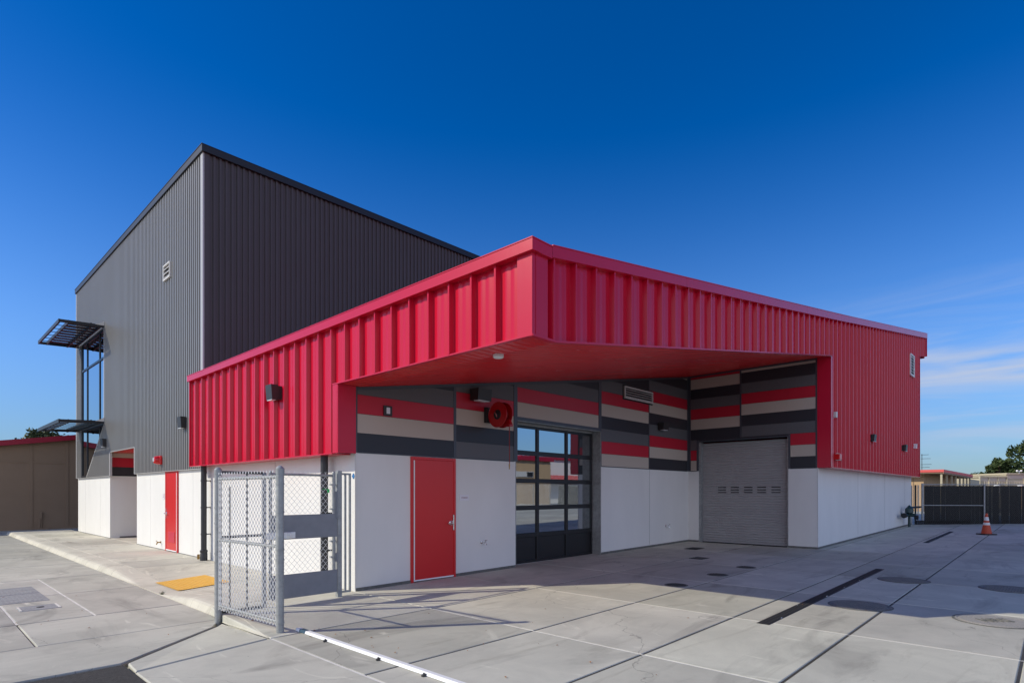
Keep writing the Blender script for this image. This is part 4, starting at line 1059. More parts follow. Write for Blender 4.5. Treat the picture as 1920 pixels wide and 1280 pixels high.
# small sign beside the storage door
t = thing('storage_sign', (7.44, 8.285, 1.50), 'small white sign reading STORAGE right of the red storage door', 'sign')
o = MB(); o.bbox(7.325, 7.56, 8.284, 8.292, 1.445, 1.56, 0.002); o.build('plate', 'sign_white', t)
cu = bpy.data.curves.new('lettering', 'FONT'); cu.body = 'STORAGE'; cu.size = 0.036; cu.align_x = 'CENTER'; cu.align_y = 'CENTER'; cu.extrude = 0.0008
tmp = bpy.data.objects.new('lettering_curve', cu); C.objects.link(tmp); cu.materials.append(M['sign_ink'])
me_ = bpy.data.meshes.new_from_object(tmp.evaluated_get(bpy.context.evaluated_depsgraph_get())); bpy.data.objects.remove(tmp)
to = bpy.data.objects.new('lettering', me_); C.objects.link(to); to.parent = t; to.location = (0.003, -0.0022, 0.002); to.rotation_euler = (R(90), 0, 0)
t = thing('room_sign', (5.07, 18.2, 1.50), 'tiny white room sign left of the narrow red door', 'sign')
o = MB(); o.bbox(5.066, 5.075, 18.10, 18.28, 1.42, 1.575, 0.002); o.build('plate', 'sign_white', t)
o = MB()
for k, wd_ in enumerate((0.05, 0.035, 0.045)): o.box(5.0655, 5.067, 18.19-wd_, 18.19+wd_, 1.54-k*0.035, 1.548-k*0.035)
o.build('lettering', 'sign_ink', t)

def bib(px, py, pz, n, label, m='chrome'):
    t = thing('hose_bib', (px, py, pz), label, 'water tap', 'wall taps')
    d = Vector((0, -1, 0)) if n == 'y' else Vector((-1, 0, 0)); u = Vector((1, 0, 0)) if n == 'y' else Vector((0, -1, 0)); c = Vector((px, py, pz))
    o = MB(); o.lathe(c, d, [(0, 0.035), (0.008, 0.033), (0.01, 0.016), (0.07, 0.016), (0.075, 0.02), (0.10, 0.02)], n=14)
    o.tube(c+d*0.085, c+d*0.12+Vector((0, 0, -0.055))+u*0.02, 0.015, n=10); o.build('spout', m, t, smooth=True)
    o = MB(); o.tube(c+d*0.085, c+d*0.115+Vector((0, 0, 0.045))+u*0.012, 0.007, n=8); o.tube(c+d*0.115+Vector((0, 0, 0.045))+u*0.04, c+d*0.115+Vector((0, 0, 0.045))-u*0.02, 0.009, n=8); o.build('tap_handle', m, t)
bib(7.90, 8.29, 0.62, 'y', 'chrome wall tap between the red storage door and the glazed door')
bib(15.27, 8.29, 0.64, 'y', 'chrome wall tap on the white wall near the inner corner')
bib(5.075, 18.45, 0.20, 'x', 'brass wall tap low beside the narrow red door', 'brass')
o = MB(); o.lathe((5.14, 5.09, soffit_z(5.14)-0.045), (0, 0, 1), [(0, 0.045), (0.0, 0.055), (0.010, 0.068), (0.045, 0.068)], n=28)
t = o.build('ceiling_light', 'lens', smooth=True); tag(t, 'small round white light under the red canopy near its corner', 'ceiling light')
o = MB(); c_ = Vector((5.070, 8.335, 1.868)); o.hexa([c_+Vector(v) for v in ((-0.006, 0, -0.045), (0.003, 0, -0.045), (0.003, 0.001, -0.045), (-0.006, 0.001, -0.045), (-0.006, -0.045, 0), (0.003, -0.045, 0), (0.003, 0.045, 0.0), (-0.006, 0.045, 0.0))])
o.hexa([c_+Vector(v) for v in ((-0.006, -0.045, 0), (0.003, -0.045, 0), (0.003, 0.045, 0), (-0.006, 0.045, 0), (-0.006, 0, 0.045), (0.003, 0, 0.045), (0.003, 0.001, 0.045), (-0.006, 0.001, 0.045))])
tag(o.build('blue_tape', 'blue_tape'), 'small blue tape diamond stuck on the white wall corner', 'tape')

# fire department valve at the end of the white wall
t = thing('standpipe_valve', (27.85, 4.4, 0.23), 'dark valve assembly with pointed cap at the far end of the white wall', 'valve')
o = MB(); o.tube((28.25, 4.42, 0.2), (28.25, 4.42, 0.75), 0.05, n=12); o.tube((27.15, 4.40, 0.70), (28.3, 4.40, 0.70), 0.055, n=12); o.tube((27.85, 4.63, 0.70), (27.85, 4.15, 0.70), 0.07, n=12); o.build('pipe', 'valve', t, smooth=True)
o = MB(); o.lathe((27.8, 4.35, 0.75), (0, 0, 1), [(0, 0.08), (0.05, 0.15), (0.2, 0.14), (0.28, 0.07), (0.35, 0.02)], n=14); o.build('bonnet', 'valve', t, smooth=True)
o = MB(); o.tube((27.8, 4.35, 1.0), (29.3, 4.2, 1.0), 0.04, n=10); o.tube((27.0, 4.4, 0.70), (27.15, 4.4, 0.70), 0.10, n=14); o.tube((27.6, 4.15, 0.62), (27.6, 4.02, 0.62), 0.085, n=14); build_split(o, 'coupling', 'black', t)

# ---------------------------------------------------------------- chain-link gate beside the building
def chain(mb, O, U, width, z0, z1, p=0.072, r=0.0021, N=None, barb=True):
    O = Vector(O); U = Vector(U).normalized(); Nn = U.cross(Vector((0, 0, 1)))
    nw = int(width/p); h = p*0.56
    for i in range(nw*1+1):
        x0 = i*p; pts = []; k = 0; z = z0
        while z <= z1+1e-6:
            s = 0 if k % 2 == 0 else 1
            pts.append(O+U*min(width, max(0, x0+(p*0.5 if s else -p*0.02)))+Vector((0, 0, z))+Nn*(0.003 if s else -0.003)); z += h; k += 1
        for a, b in zip(pts, pts[1:]): mb.tube(a, b, r, n=4, cap=False)
        pts = []; k = 0; z = z0
        while z <= z1+1e-6:
            s = 0 if k % 2 == 0 else 1
            pts.append(O+U*min(width, max(0, x0+(p*0.5 if s else p*1.02)))+Vector((0, 0, z))-Nn*(0.003 if s else -0.003)); z += h; k += 1
        if x0+p <= width+1e-6:
            for a, b in zip(pts, pts[1:]): mb.tube(a, b, r, n=4, cap=False)
        if barb:
            q = O+U*min(width, x0)+Vector((0, 0, z1)); mb.tube(q, q+Vector((0, 0, 0.028))+U*0.012, r, n=4); mb.tube(q, q+Vector((0, 0, 0.028))-U*0.012, r, n=4)
def post(mb, x, y, z0, z1, r=0.043):
    mb.tube((x, y, z0), (x, y, z1), r, n=24)
    mb.lathe((x, y, z1), (0, 0, 1), [(-0.06, r+0.005), (0, r+0.005), (0.012, r*0.9), (0.03, r*0.5), (0.036, 0.004)], n=24)
def bands(mb, x, y, zs, r=0.043):
    for z in zs: mb.lathe((x, y, z-0.011), (0, 0, 1), [(0, r+0.001), (0, r+0.004), (0.022, r+0.004), (0.022, r+0.001)], n=24)
PX, PY, QX, QY = 2.992, 6.48, 2.875, 8.03
FN = thing('chain_link_fence', (PX, PY, 0), 'short panel of galvanised chain link between two round posts in front of the gate', 'fence')
o = MB(); post(o, PX, PY, -0.03, 1.875); bands(o, PX, PY, (0.12, 0.22, 0.83, 0.95, 1.38, 1.70)); o.build('post', 'steel', FN, smooth=True)
o = MB(); post(o, QX, QY, -0.15, 1.90); bands(o, QX, QY, (0.28, 0.80, 1.20, 1.40, 1.75)); o.build('post', 'steel', FN, smooth=True)
U = Vector((QX-PX, QY-PY, 0)); L_ = U.length; U.normalize()
o = MB(); A = Vector((PX, PY, 0))+U*0.04; B_v = Vector((QX, QY, 0))-U*0.04
for z in (0.12, 0.98, 1.78): o.tube(A+Vector((0, 0, z)), B_v+Vector((0, 0, z)), 0.020, n=14)
build_split(o, 'rail', 'steel', FN, smooth=True)
o = MB(); 
for s_ in (0.06, L_-0.06):
    q = Vector((PX, PY, 0))+U*s_; o.box(q.x-0.004, q.x+0.004, q.y-0.009, q.y+0.009, 0.08, 1.82)
build_split(o, 'tension_bar', 'wire', FN)
o = MB(); chain(o, (PX+U.x*0.05-0.018, PY+U.y*0.05, 0), U, L_-0.10, 0.07, 1.83, p=0.072, r=0.0038); o.build('chain_link_mesh', 'wire', FN)

GYy = 8.05
GT = thing('pedestrian_gate', (4.64, GYy, 0), 'galvanised pedestrian gate with chain link infill and solid grey kick and latch panels', 'gate')
o = MB(); o.box(4.605, 4.675, GYy-0.035, GYy+0.035, -0.05, 1.935); o.build('hinge_post', 'steel', GT)
o = MB()
for x in (3.575, 4.555): o.tube((x, GYy, 0.10), (x, GYy, 1.90), 0.024, n=16)
for z in (0.16, 0.98, 1.86): o.tube((3.575, GYy, z), (4.555, GYy, z), 0.018, n=12)
o.lathe((4.555, GYy, 1.90), (0, 0, 1), [(0, 0.026), (0.02, 0.018), (0.026, 0.003)], n=16); o.build('frame', 'steel', GT, smooth=True)
o = MB(); o.bbox(3.58, 4.60, GYy-0.030, GYy-0.022, 0.085, 0.43, 0.002); o.build('kick_panel', 'gate_grey', GT)
o = MB(); o.bbox(3.58, 4.60, GYy-0.030, GYy-0.022, 0.93, 1.28, 0.002); lp = o.build('latch_panel', 'gate_grey', GT)
o = MB(); o.bbox(3.50, 3.92, GYy-0.055, GYy-0.03, 0.945, 1.035, 0.003); o.bbox(3.80, 3.85, GYy-0.085, GYy-0.05, 0.975, 1.03, 0.004); o.build('latch', 'wire', lp)
o = MB(); chain(o, (3.60, GYy, 0), (1, 0, 0), 0.93, 0.44, 0.92, p=0.082, r=0.0024, barb=False); o.build('chain_link_mesh', 'wire', GT); o = MB(); chain(o, (3.60, GYy, 0), (1, 0, 0), 0.93, 1.29, 1.88, p=0.082, r=0.0024); o.build('chain_link_mesh', 'wire', GT)
o = MB()
for z0, z1 in ((0.55, 0.68), (1.22, 1.62)):
    o.box(4.565, 4.605, GYy-0.04, GYy-0.02, z0, z1); o.tube((4.590, GYy-0.045, z0-0.01), (4.590, GYy-0.045, z1+0.01), 0.010, n=10)
build_split(o, 'hinge', 'gate_grey', GT)
o = MB()
for z in (0.30, 0.62, 0.86, 1.35, 1.72): o.box(4.50, 4.585, GYy-0.02, GYy+0.03, z-0.012, z+0.012)
build_split(o, 'clamp', 'steel', GT)
GF = thing('infill_panel', (3.2, GYy, 0), 'narrow dark barred infill panel between the far round post and the gate', 'fence')
o = MB()
for z in (0.02, 1.01, 1.87): o.tube((2.93, GYy, z), (3.49, GYy, z-0.0), 0.018, n=12)
build_split(o, 'rail', 'pipe', GF)
o = MB()
for x, zt_b in ((3.03, 1.68), (3.255, 1.86)): o.tube((x, GYy, 0.0), (x, GYy, zt_b), 0.011, n=10)
build_split(o, 'bar', 'pipe', GF)
o = MB(); o.tube((3.49, GYy, -0.02), (3.49, GYy, 1.88), 0.030, n=14); o.build('stile', 'gate_grey', GF)
GB = thing('barred_panel', (4.85, GYy+0.05, 0), 'narrow galvanised panel with upright bars between the gate post and the white corner', 'fence')
o = MB(); yb = GYy+0.05
o.box(4.68, 4.875, yb-0.014, yb+0.014, 1.875, 1.905); o.box(4.68, 4.875, yb-0.014, yb+0.014, 0.045, 0.075); o.box(4.845, 4.875, yb-0.014, yb+0.014, 0.075, 1.875); o.build('frame', 'steel', GB)
o = MB()
for x in (4.765,): o.box(x, x+0.03, yb-0.012, yb+0.012, 0.075, 1.875)
build_split(o, 'bar', 'steel', GB)
o = MB(); o.box(4.36, 4.46, GYy-0.026, GYy-0.018, 1.648, 1.655); o.box(4.44, 4.47, GYy-0.027, GYy-0.018, 1.60, 1.652); tag(o.build('green_ribbon', 'green_tag'), 'tiny green ribbon tied to the gate mesh', 'ribbon')

# white steel track on the yard floor
t = thing('gate_track', (3.2, 6.4, 0), 'long white painted steel track lying on the yard from the near fence post', 'gate track')
o = MB(); x0, x1 = 3.165, 3.235
o.hexa([(x0, -2.0, 0.006), (x1, -2.0, 0.006), (x1-0.02, 6.42, 0.006), (x0-0.02, 6.42, 0.006), (x0+0.012, -2.0, 0.034), (x1-0.012, -2.0, 0.034), (x1-0.032, 6.42, 0.034), (x0-0.008, 6.42, 0.034)])
build_split(o, 'rail', 'white_steel', t)
o = MB(); o.hexa([(x0-0.022, 6.20, 0.007), (x1-0.018, 6.20, 0.007), (x1-0.018, 6.33, 0.007), (x0-0.022, 6.33, 0.007), (x0-0.012, 6.20, 0.0365), (x1-0.03, 6.20, 0.0365), (x1-0.03, 6.33, 0.0365), (x0-0.012, 6.33, 0.0365)]); o.build('tape_band', 'navy', t)
o = MB()
for y in (5.72, 4.72, 4.02, 3.1, 2.2): o.bbox(x0-0.05, x0-0.005, y-0.012, y+0.012, 0.0, 0.022, 0.003); o.lathe((x0-0.028, y, 0.02), (0, 0, 1), [(0, 0.009), (0.012, 0.008)], n=8)
build_split(o, 'anchor_bolt', 'iron', t)

# ---------------------------------------------------------------- black slatted fence at the end of the yard
FD = Vector((0.687, -0.727, 0)); FNn = Vector((0.727, 0.687, 0)); F0 = Vector((30.20, 4.42, 0.0))
def fp(s, d, z): q = F0+FD*s+FNn*d; return (q.x, q.y, z)
def fbar(mb, s0, s1, d0, d1, z0, z1, m=0): mb.hexa([fp(s0, d0, z0), fp(s1, d0, z0), fp(s1, d1, z0), fp(s0, d1, z0), fp(s0, d0, z1), fp(s1, d0, z1), fp(s1, d1, z1), fp(s0, d1, z1)], m)
SF = thing('slatted_fence', fp(3, 0, 0.2), 'black privacy slat chain link gate and fence closing the far end of the yard', 'fence')
zb_, zt3 = 0.24, 1.93
sl_ = MB(); s = 0.28; k = 0
while s < 9.5:
    wdt = 0.049; g_ = random.choice([0.011, 0.006, 0.002, 0.0015]) if s > 2.9 else (0.001 if random.random() < 0.93 else 0.008)
    dz_ = random.uniform(-0.02, 0.0)
    fbar(sl_, s, s+wdt, -0.004, 0.004, zb_, zt3-0.03+dz_); s += wdt+g_; k += 1
sl_.build('privacy_slats', 'slat', SF)
o = MB()
n = 0; s = -1.6
while s < 9.4:      # diagonal wires of the mesh, front and back
    for sg in (1, -1):
        a, b = s, s+1.62
        za, zb2 = (zb_, zt3-0.02) if sg > 0 else (zt3-0.02, zb_)
        lo = max(a, 0.27); hi = min(b, 9.5)
        if hi > lo:
            f1 = (lo-a)/(b-a); f2 = (hi-a)/(b-a)
            o.tube(fp(lo, -0.012 if sg > 0 else -0.010, za+(zb2-za)*f1), fp(hi, -0.012 if sg > 0 else -0.010, za+(zb2-za)*f2), 0.0026, n=4, cap=False)
    s += 0.085
o.build('chain_link_mesh', 'vinyl', SF)
o = MB()
o.tube(fp(0.18, -0.03, 0.35), fp(0.18, -0.03, 2.0), 0.045, n=14); build_split(o, 'gate_post', 'steel', SF, smooth=True)
o = MB(); o.tube(fp(2.85, -0.03, 0.2), fp(2.85, -0.03, 1.95), 0.033, n=14); build_split(o, 'gate_post', 'steel', SF, smooth=True)
o = MB()
o.tube(fp(0.2, -0.02, 1.945), fp(9.5, -0.02, 1.945), 0.020, n=10); o.tube(fp(0.2, -0.03, 1.055), fp(2.85, -0.03, 1.045), 0.020, n=10); o.tube(fp(2.15, -0.03, 0.215), fp(9.5, -0.03, 0.20), 0.018, n=10)
build_split(o, 'rail', 'steel', SF, smooth=True)
o = MB()
for k in range(46):
    a = -0.12+k*0.052; fbar(o, a, a+0.04, -0.09, -0.08, 0.19, 0.40)
o.tube(fp(-0.12, -0.10, 0.21), fp(2.3, -0.10, 0.20), 0.02, n=8)
for k in range(30): o.tube(fp(-0.1+k*0.078, -0.095, 0.42), fp(-0.02+k*0.078, -0.095, 0.24), 0.004, n=4, m=1)
o.build('bottom_skirt', ['slat', 'vinyl'], SF)
SG = thing('narrow_gap_fence', fp(-0.1, 0, 0.2), 'narrow open strip of mesh and pipes between the white wall and the slatted gate', 'fence')
o = MB(); o.tube(fp(-0.10, 0.0, 0.2), fp(-0.10, 0.0, 1.93), 0.035, n=12, m=0); o.build('dark_post', 'black', SG)
o = MB(); o.tube(fp(0.03, 0.02, 0.3), fp(0.03, 0.02, 1.93), 0.022, n=10); o.tube(fp(-0.25, 0.02, 0.2), fp(-0.25, 0.02, 1.9), 0.018, n=10); build_split(o, 'post', 'steel', SG)
o = MB(); chain(o, fp(-0.30, 0.03, 0), FD, 0.44, 0.25, 1.90, p=0.07, r=0.002, barb=False); o.build('chain_link_mesh', 'wire', SG)

# traffic cone
t = thing('traffic_cone', (25.15, 1.765, gz(25.15)+0.004), 'orange traffic cone with two white bands before the slatted fence', 'traffic cone')
z0 = gz(25.15)+0.005; x, y = 25.15, 1.765
o = MB(); q = Vector((x, y, z0)); a_ = R(-46.6)
pts = [(0.24*math.cos(a_+R(45)+i*math.pi/2)*1.18, 0.24*math.sin(a_+R(45)+i*math.pi/2)*1.18) for i in range(4)]
o.hexa([(x+p[0], y+p[1], z0) for p in pts]+[(x+p[0]*0.98, y+p[1]*0.98, z0+0.035) for p in pts]); o.build('base', 'rubber', t)
def cone_seg(name, za, zb, m, extra=0.0):
    r = lambda z: 0.150-(0.150-0.026)*z/0.68
    o = MB(); o.lathe((x, y, z0+0.035), (0, 0, 1), [(za, r(za)+extra), (zb, r(zb)+extra)], n=28); o.build(name, m, t, smooth=True)
cone_seg('body', 0, 0.68, 'cone_o'); cone_seg('reflective_band', 0.29, 0.37, 'cone_w', 0.003); cone_seg('reflective_band', 0.44, 0.56, 'cone_w', 0.003)

# ---------------------------------------------------------------- neighbouring buildings
# brown building at the left, in its own shade
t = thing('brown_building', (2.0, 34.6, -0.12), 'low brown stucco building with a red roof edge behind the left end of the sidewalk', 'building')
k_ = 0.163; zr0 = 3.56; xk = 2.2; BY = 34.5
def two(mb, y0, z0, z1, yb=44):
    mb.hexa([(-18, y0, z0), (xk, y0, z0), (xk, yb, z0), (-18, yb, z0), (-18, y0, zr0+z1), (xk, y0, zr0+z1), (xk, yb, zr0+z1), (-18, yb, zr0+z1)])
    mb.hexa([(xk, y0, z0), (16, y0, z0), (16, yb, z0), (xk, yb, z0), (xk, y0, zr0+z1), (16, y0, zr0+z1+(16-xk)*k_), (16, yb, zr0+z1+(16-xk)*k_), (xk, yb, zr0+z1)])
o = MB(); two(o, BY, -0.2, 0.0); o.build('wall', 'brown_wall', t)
o = MB()
for x in (-15.5, -12.7, -9.9, -7.0, -4.2, -1.35, 1.50, 4.12, 5.45): o.box(x, x+0.11, BY-0.028, BY, -0.02, zr0 if x < xk else zr0+(x-xk)*k_)
o.box(-18, 16, BY-0.022, BY, 2.96, 3.04); o.box(-18, 16, BY-0.022, BY, -0.12, 0.03)
build_split(o, 'batten', 'brown_wall', t)
o = MB()
o.hexa([(-18, BY-0.3, zr0-0.02), (xk, BY-0.3, zr0-0.02), (xk, 44, zr0-0.02), (-18, 44, zr0-0.02), (-18, BY-0.3, zr0+0.22), (xk, BY-0.3, zr0+0.22), (xk, 44, zr0+0.22), (-18, 44, zr0+0.22)])
dzr = (16-xk)*k_
o.hexa([(xk, BY-0.3, zr0-0.02), (16, BY-0.3, zr0-0.02+dzr), (16, 44, zr0-0.02+dzr), (xk, 44, zr0-0.02), (xk, BY-0.3, zr0+0.22), (16, BY-0.3, zr0+0.22+dzr), (16, 44, zr0+0.22+dzr), (xk, 44, zr0+0.22)])
o.build('roof_edge', 'roof_red', t)
o = MB(); o.box(4.45, 4.56, BY-0.11, BY-0.022, 0.40, 0.70); o.tube((4.47, BY-0.06, -0.12), (4.47, BY-0.06, 0.4), 0.027); o.tube((4.54, BY-0.06, -0.12), (4.52, BY-0.06, 0.4), 0.022); o.box(4.44, 4.82, BY-0.13, BY-0.05, -0.12, -0.05); o.build('conduit', 'brown_wall', t)

# portable classroom with a posted porch beyond the fence
t = thing('portable_classroom', (49.5, 5.8, 0), 'tan building with a red-edged porch roof on posts beyond the slatted fence', 'building')
o = MB(); o.box(50.2, 68, 7.0, 18, -0.3, 2.95); o.build('wall', 'tan_wall', t)
o = MB(); o.box(50.17, 50.2, 7.6, 7.63, 0, 2.9); o.box(50.17, 50.2, 9.0, 9.03, 0, 2.9); o.box(50.17, 50.2, 10.2, 10.23, 0, 2.9); build_split(o, 'batten', 'brown_wall', t)
o = MB(); o.hexa([(49.45, 5.75, 3.02), (68, 5.75, 3.02), (68, 18, 3.02), (49.45, 18, 3.02), (49.45, 5.75, 3.20), (68, 5.75, 3.24), (68, 18, 3.4), (49.45, 18, 3.2)]); o.build('roof_edge', 'roof_pink', t)
o = MB(); o.box(49.5, 68, 5.80, 18, 2.94, 3.02); o.box(49.47, 68, 5.76, 5.80, 2.90, 3.02); o.build('porch_ceiling', 'brown_wall', t)
o = MB()
for i, x in enumerate((49.6, 52.2, 54.9, 57.3, 59.9, 62.4, 64.8, 67.2)): o.box(x, x+0.10, 5.85, 5.97, -0.3, 2.94)
build_split(o, 'porch_post', 'cream_wall', t)
o = MB(); o.box(50.0, 50.16, 7.95, 8.17, 2.50, 2.74); o.build('floodlight', 'black', t)
o = MB(); o.box(50.06, 50.16, 9.55, 9.75, 1.98, 2.38); o.build('alarm_box', 'alarm_red', t)
o = MB(); z_ = 2.05; o.box(71, 80, 6.2, 12, -0.3, 2.9)
tag(o.build('cream_shed', 'cream_wall'), 'pale cream building seen between the porch posts', 'building')
t = thing('gabled_shed', (76, 5.6, 0), 'low cream gable roof just right of the porch posts', 'building')
o = MB(); o.mesh([(74.5, 8.2, 3.0), (77.2, 4.9, 2.1), (84, 8, 2.1), (81, 12, 3.0), (74.5, 8.2, -0.3), (77.2, 4.9, -0.3), (84, 8, -0.3), (81, 12, -0.3)], [(0, 1, 2, 3), (0, 4, 5, 1), (1, 5, 6, 2), (2, 6, 7, 3), (3, 7, 4, 0)]); o.build('roof', 'cream_wall', t)
# long cream building with railings at the far right
D = FD; N_ = FNn; G0 = Vector((89.74, 6.94, 0))
def gp(s, d, z): q = G0+D*s+N_*d; return (q.x, q.y, z)
def gbox(mb, s0, s1, d0, d1, z0, z1, m=0): mb.hexa([gp(s0, d0, z0), gp(s1, d0, z0), gp(s1, d1, z0), gp(s0, d1, z0), gp(s0, d0, z1), gp(s1, d0, z1), gp(s1, d1, z1), gp(s0, d1, z1)], m)
t = thing('cream_hall', gp(3, 0, 0), 'long low cream building with a white rooftop railing behind the slatted fence', 'building')
o = MB(); gbox(o, 0.15, 3.3, 0.1, 8, -0.3, 3.45); gbox(o, 3.3, 14, 0.1, 8, -0.3, 3.80); o.build('wall', 'cream_wall', t)
o = MB(); gbox(o, 0, 3.3, -0.1, 8.1, 3.45, 3.62); gbox(o, 3.2, 14, -0.1, 8.1, 3.80, 3.97)
for s in (0.0, 1.1, 2.2, 3.25, 5.4, 8): gbox(o, s, s+0.12, -0.05, 0.1, 1.5, 3.45)
o.build('roof_edge', 'cream_wall', t)
o = MB(); gbox(o, 0.2, 3.2, 0.05, 0.09, 2.95, 3.40); gbox(o, 3.4, 14, 0.05, 0.09, 3.25, 3.72); o.build('ribbed_band', 'pan_beige', t)
o = MB()
for k in range(60): gbox(o, 0.1+k*0.2, 0.14+k*0.2, -0.6, -0.56, 1.2, 3.0)
gbox(o, 0, 12, -0.6, -0.56, 2.98, 3.04); o.build('railing', 'pan_beige', t)
o = MB()
for s in (1.1, 3.9): o.lathe(gp(s, -1.2, 1.6), (0, 0, 1), [(0, 0.22), (0.7, 0.2), (0.75, 0.30), (0.9, 0.30), (1.0, 0.1)], n=12)
build_split(o, 'roof_vent', 'white_trim', t)
o = MB(); o.tube(gp(4.6, -0.2, 3.9), gp(4.6, -0.2, 4.2), 0.04); o.tube(gp(4.35, -0.2, 4.2), gp(4.85, -0.2, 4.2), 0.03)
for s in (4.35, 4.85): o.lathe(gp(s, -0.2, 4.22), (0, 0, 1), [(-0.1, 0.09), (0.0, 0.12), (0.1, 0.08)], n=10)
o.build('floodlight', 'white_trim', t)
t = thing('pink_roof_building', gp(6, -3, 0), 'low building with a faded red roof just above the slatted fence', 'building')
o = MB(); gbox(o, 2.5, 14, -5, -2, -0.3, 2.2); o.build('wall', 'tan_wall', t)
o = MB(); gbox(o, 2.4, 14, -5.1, -1.9, 2.2, 2.36); o.build('roof_edge', 'roof_pink', t)
t = thing('antenna', (72.8, 10.3, 3), 'thin rooftop antenna beside the end of the red wall', 'antenna')
o = MB(); o.tube((72.8, 10.3, 2.5), (72.8, 10.3, 5.6), 0.03, n=6); o.build('mast', 'bronze', t)
o = MB()
for z_, l_ in ((5.5, 0.7), (5.1, 0.9), (4.5, 1.0), (4.2, 0.8), (3.75, 1.4)): o.tube((72.8+0.687*-0.1, 10.3+0.1*0.727, z_), (72.8+0.687*l_, 10.3-0.727*l_, z_+0.03), 0.02, n=5)
build_split(o, 'antenna_arm', 'bronze', t)

# buildings across the yard behind the camera, seen only in the glazed door and as sheen on the metal
t = thing('tan_classroom', (48, -26, 0), 'tan stucco building with a red roof edge, mirrored in the glazed door', 'building')
o = MB(); o.box(38, 51.0, -34, -25, 0.2, 5.1); o.build('wall', 'tan_wall', t)
o = MB(); o.box(37.7, 51.3, -34.3, -24.7, 5.1, 5.45); o.build('roof_edge', 'roof_red', t)
o = MB(); o.box(45.0, 47.9, -24.98, -24.9, 3.3, 3.9); build_split(o, 'window', 'offwhite', t)
o = MB(); o.box(42.0, 43.1, -24.98, -24.9, 0.3, 2.5); o.build('door', 'pan_grey', t)
o = MB(); o.box(46.9, 47.8, -24.9, -24.86, 3.36, 3.84); o.build('pane', 'black', t)
t = thing('white_classroom', (56, -30, 0), 'white walled building with a red roof edge, mirrored in the glazed door', 'building')
o = MB(); o.box(52.5, 70, -40, -31, 0.2, 5.9); o.build('wall', 'stucco', t)
o = MB(); o.box(52.2, 70.3, -40.3, -30.7, 5.9, 6.2); o.build('roof_edge', 'roof_red', t)
o = MB(); o.hexa([(50.5, -29, 3.0), (64, -29, 3.0), (64, -31, 3.3), (50.5, -31, 3.3), (50.5, -29, 3.15), (64, -29, 3.15), (64, -31, 3.9), (50.5, -31, 3.9)]); o.build('awning', 'alarm_red', t)
t = thing('yard_fence', (40, -19, 0.3), 'chain link fence across the yard, mirrored in the glazed door', 'fence')
o = MB()
for k in range(10): o.tube((34+k*2.4, -19, 0.2), (34+k*2.4, -19, 2.4), 0.035, n=8)
build_split(o, 'post', 'steel', t)
o = MB(); o.tube((34, -19, 2.4), (55.6, -19, 2.4), 0.02, n=6); o.tube((34, -19, 0.35), (55.6, -19, 0.35), 0.02, n=6); build_split(o, 'rail', 'steel', t)
o = MB(); s = 0
while s < 21.6:
    for a, b in (((34+s, 0.3), (34+s+2.1, 2.4)), ((34+s, 2.4), (34+s+2.1, 0.3))):
        if a[0] < 53.5: o.tube((a[0], -19, a[1]), (b[0], -19, b[1]), 0.006, n=3, cap=False)
    s += 0.14
o.build('chain_link_mesh', 'wire', t)
o = MB()
for k in range(60): o.box(45+k*0.12, 45.1+k*0.12, -19.03, -19.02, 0.4, 2.3)
o.build('privacy_slats', 'slat', t)

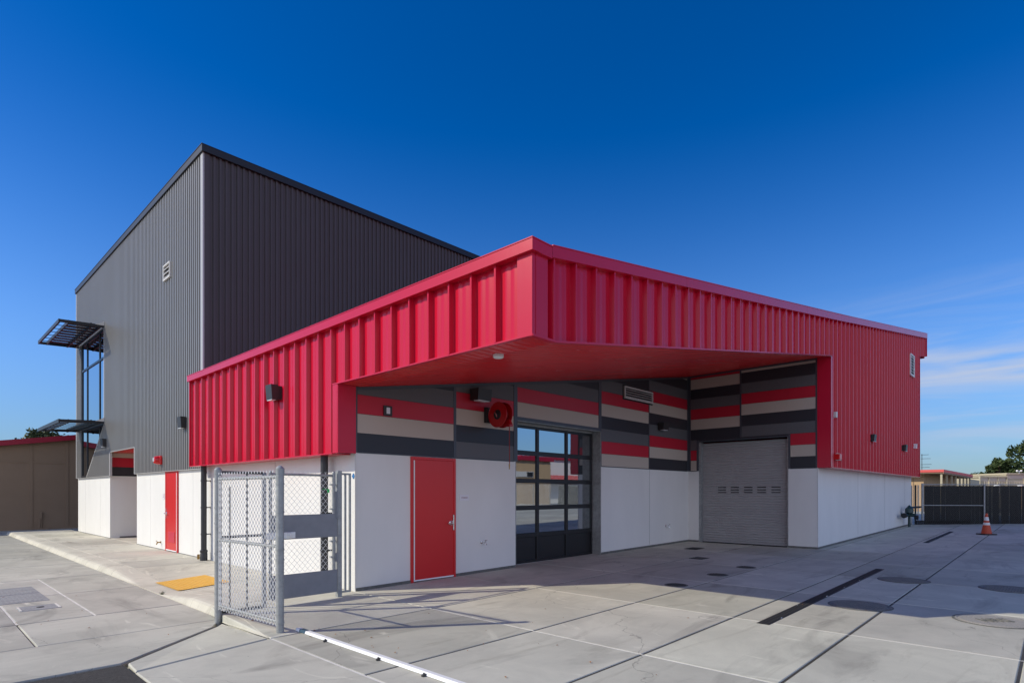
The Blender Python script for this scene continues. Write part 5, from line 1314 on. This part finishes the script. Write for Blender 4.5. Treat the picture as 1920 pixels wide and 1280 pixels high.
# ---------------------------------------------------------------- trees
def tree(name, x, y, h, cr, label, mats, seed, kind='broad', zb=0.0, n=5200, leaf=0.16, cat='tree', group='trees beyond the buildings'):
    rnd = random.Random(seed)
    t = thing(name, (x, y, zb), label, cat, group)
    o = MB(); o.tube((x, y, zb), (x+0.1, y, zb+h*0.45), cr*0.085, n=10, r1=cr*0.05); clumps = []
    top = Vector((x+0.1, y, zb+h*0.42))
    nb = 26 if kind == 'broad' else 34
    for k in range(nb):
        a = rnd.uniform(0, 6.283)
        if kind == 'pine':
            f = (k+0.5)/nb; zz = zb+h*(0.22+0.78*f); rr = cr*(1.05-f*0.72)*rnd.uniform(0.35, 1.0); c = Vector((x+math.cos(a)*rr, y+math.sin(a)*rr, zz)); rad = cr*rnd.uniform(0.22, 0.36)*(1.1-0.55*f)
            st = Vector((x, y, zb+h*min(0.9, 0.16+0.72*f)))
        else:
            f = rnd.random(); ph = rnd.uniform(-0.5, 1.35); rr = cr*math.cos(min(1.3, abs(ph)))*rnd.uniform(0.4, 0.95); c = Vector((x+math.cos(a)*rr, y+math.sin(a)*rr, zb+h*0.62+math.sin(ph)*h*0.34)); rad = cr*rnd.uniform(0.20, 0.36); st = top
        clumps.append((c, rad)); o.tube(st, c, cr*0.022, n=5, r1=cr*0.008)
    if kind == 'pine': o.tube((x+0.1, y, zb+h*0.45), (x, y, zb+h*0.93), cr*0.05, n=8, r1=0.03)
    o.build('trunk', 'bark', t)
    c_ = MB()
    for k in range(n):
        cc, rad = clumps[rnd.randrange(len(clumps))]
        v = Vector((rnd.gauss(0, 1), rnd.gauss(0, 1), rnd.gauss(0, 0.7))); v = v/v.length*(rad*rnd.uniform(0.35, 1.0)**0.6); p = cc+v
        a = Vector((rnd.gauss(0, 1), rnd.gauss(0, 1), rnd.gauss(0, 1))).normalized(); b = a.cross(Vector((rnd.gauss(0, 1), rnd.gauss(0, 1), rnd.gauss(0, 1)))).normalized()
        s1 = leaf*rnd.uniform(0.5, 1.3); s2 = s1*rnd.uniform(0.35, 0.7)
        c_.face([p-a*s1, p+b*s2, p+a*s1, p-b*s2])
    c_.build('crown', mats, t)
tree('pine_tree', 120.4, 2.6, 10.5, 5.2, 'tall dark pine cut by the right edge of the photo', 'leaf1', 3, 'pine', -0.3, 9000, 0.30)
tree('round_tree', 116.6, 6.6, 6.9, 3.4, 'smaller rounded dark green tree left of the tall pine', 'leaf1', 5, 'pine', -0.3, 6000, 0.26)
tree('round_tree', 126, 10.6, 4.9, 2.6, 'low distant tree crown peeping over beside the cream building', 'leaf1', 8, 'broad', -0.3, 3000, 0.24)
tree('broadleaf_tree', 10.3, 76.5, 8.1, 3.2, 'loose leafy tree top showing above the brown building\'s roof', 'leaf2', 9, 'broad', -0.2, 4500, 0.20)
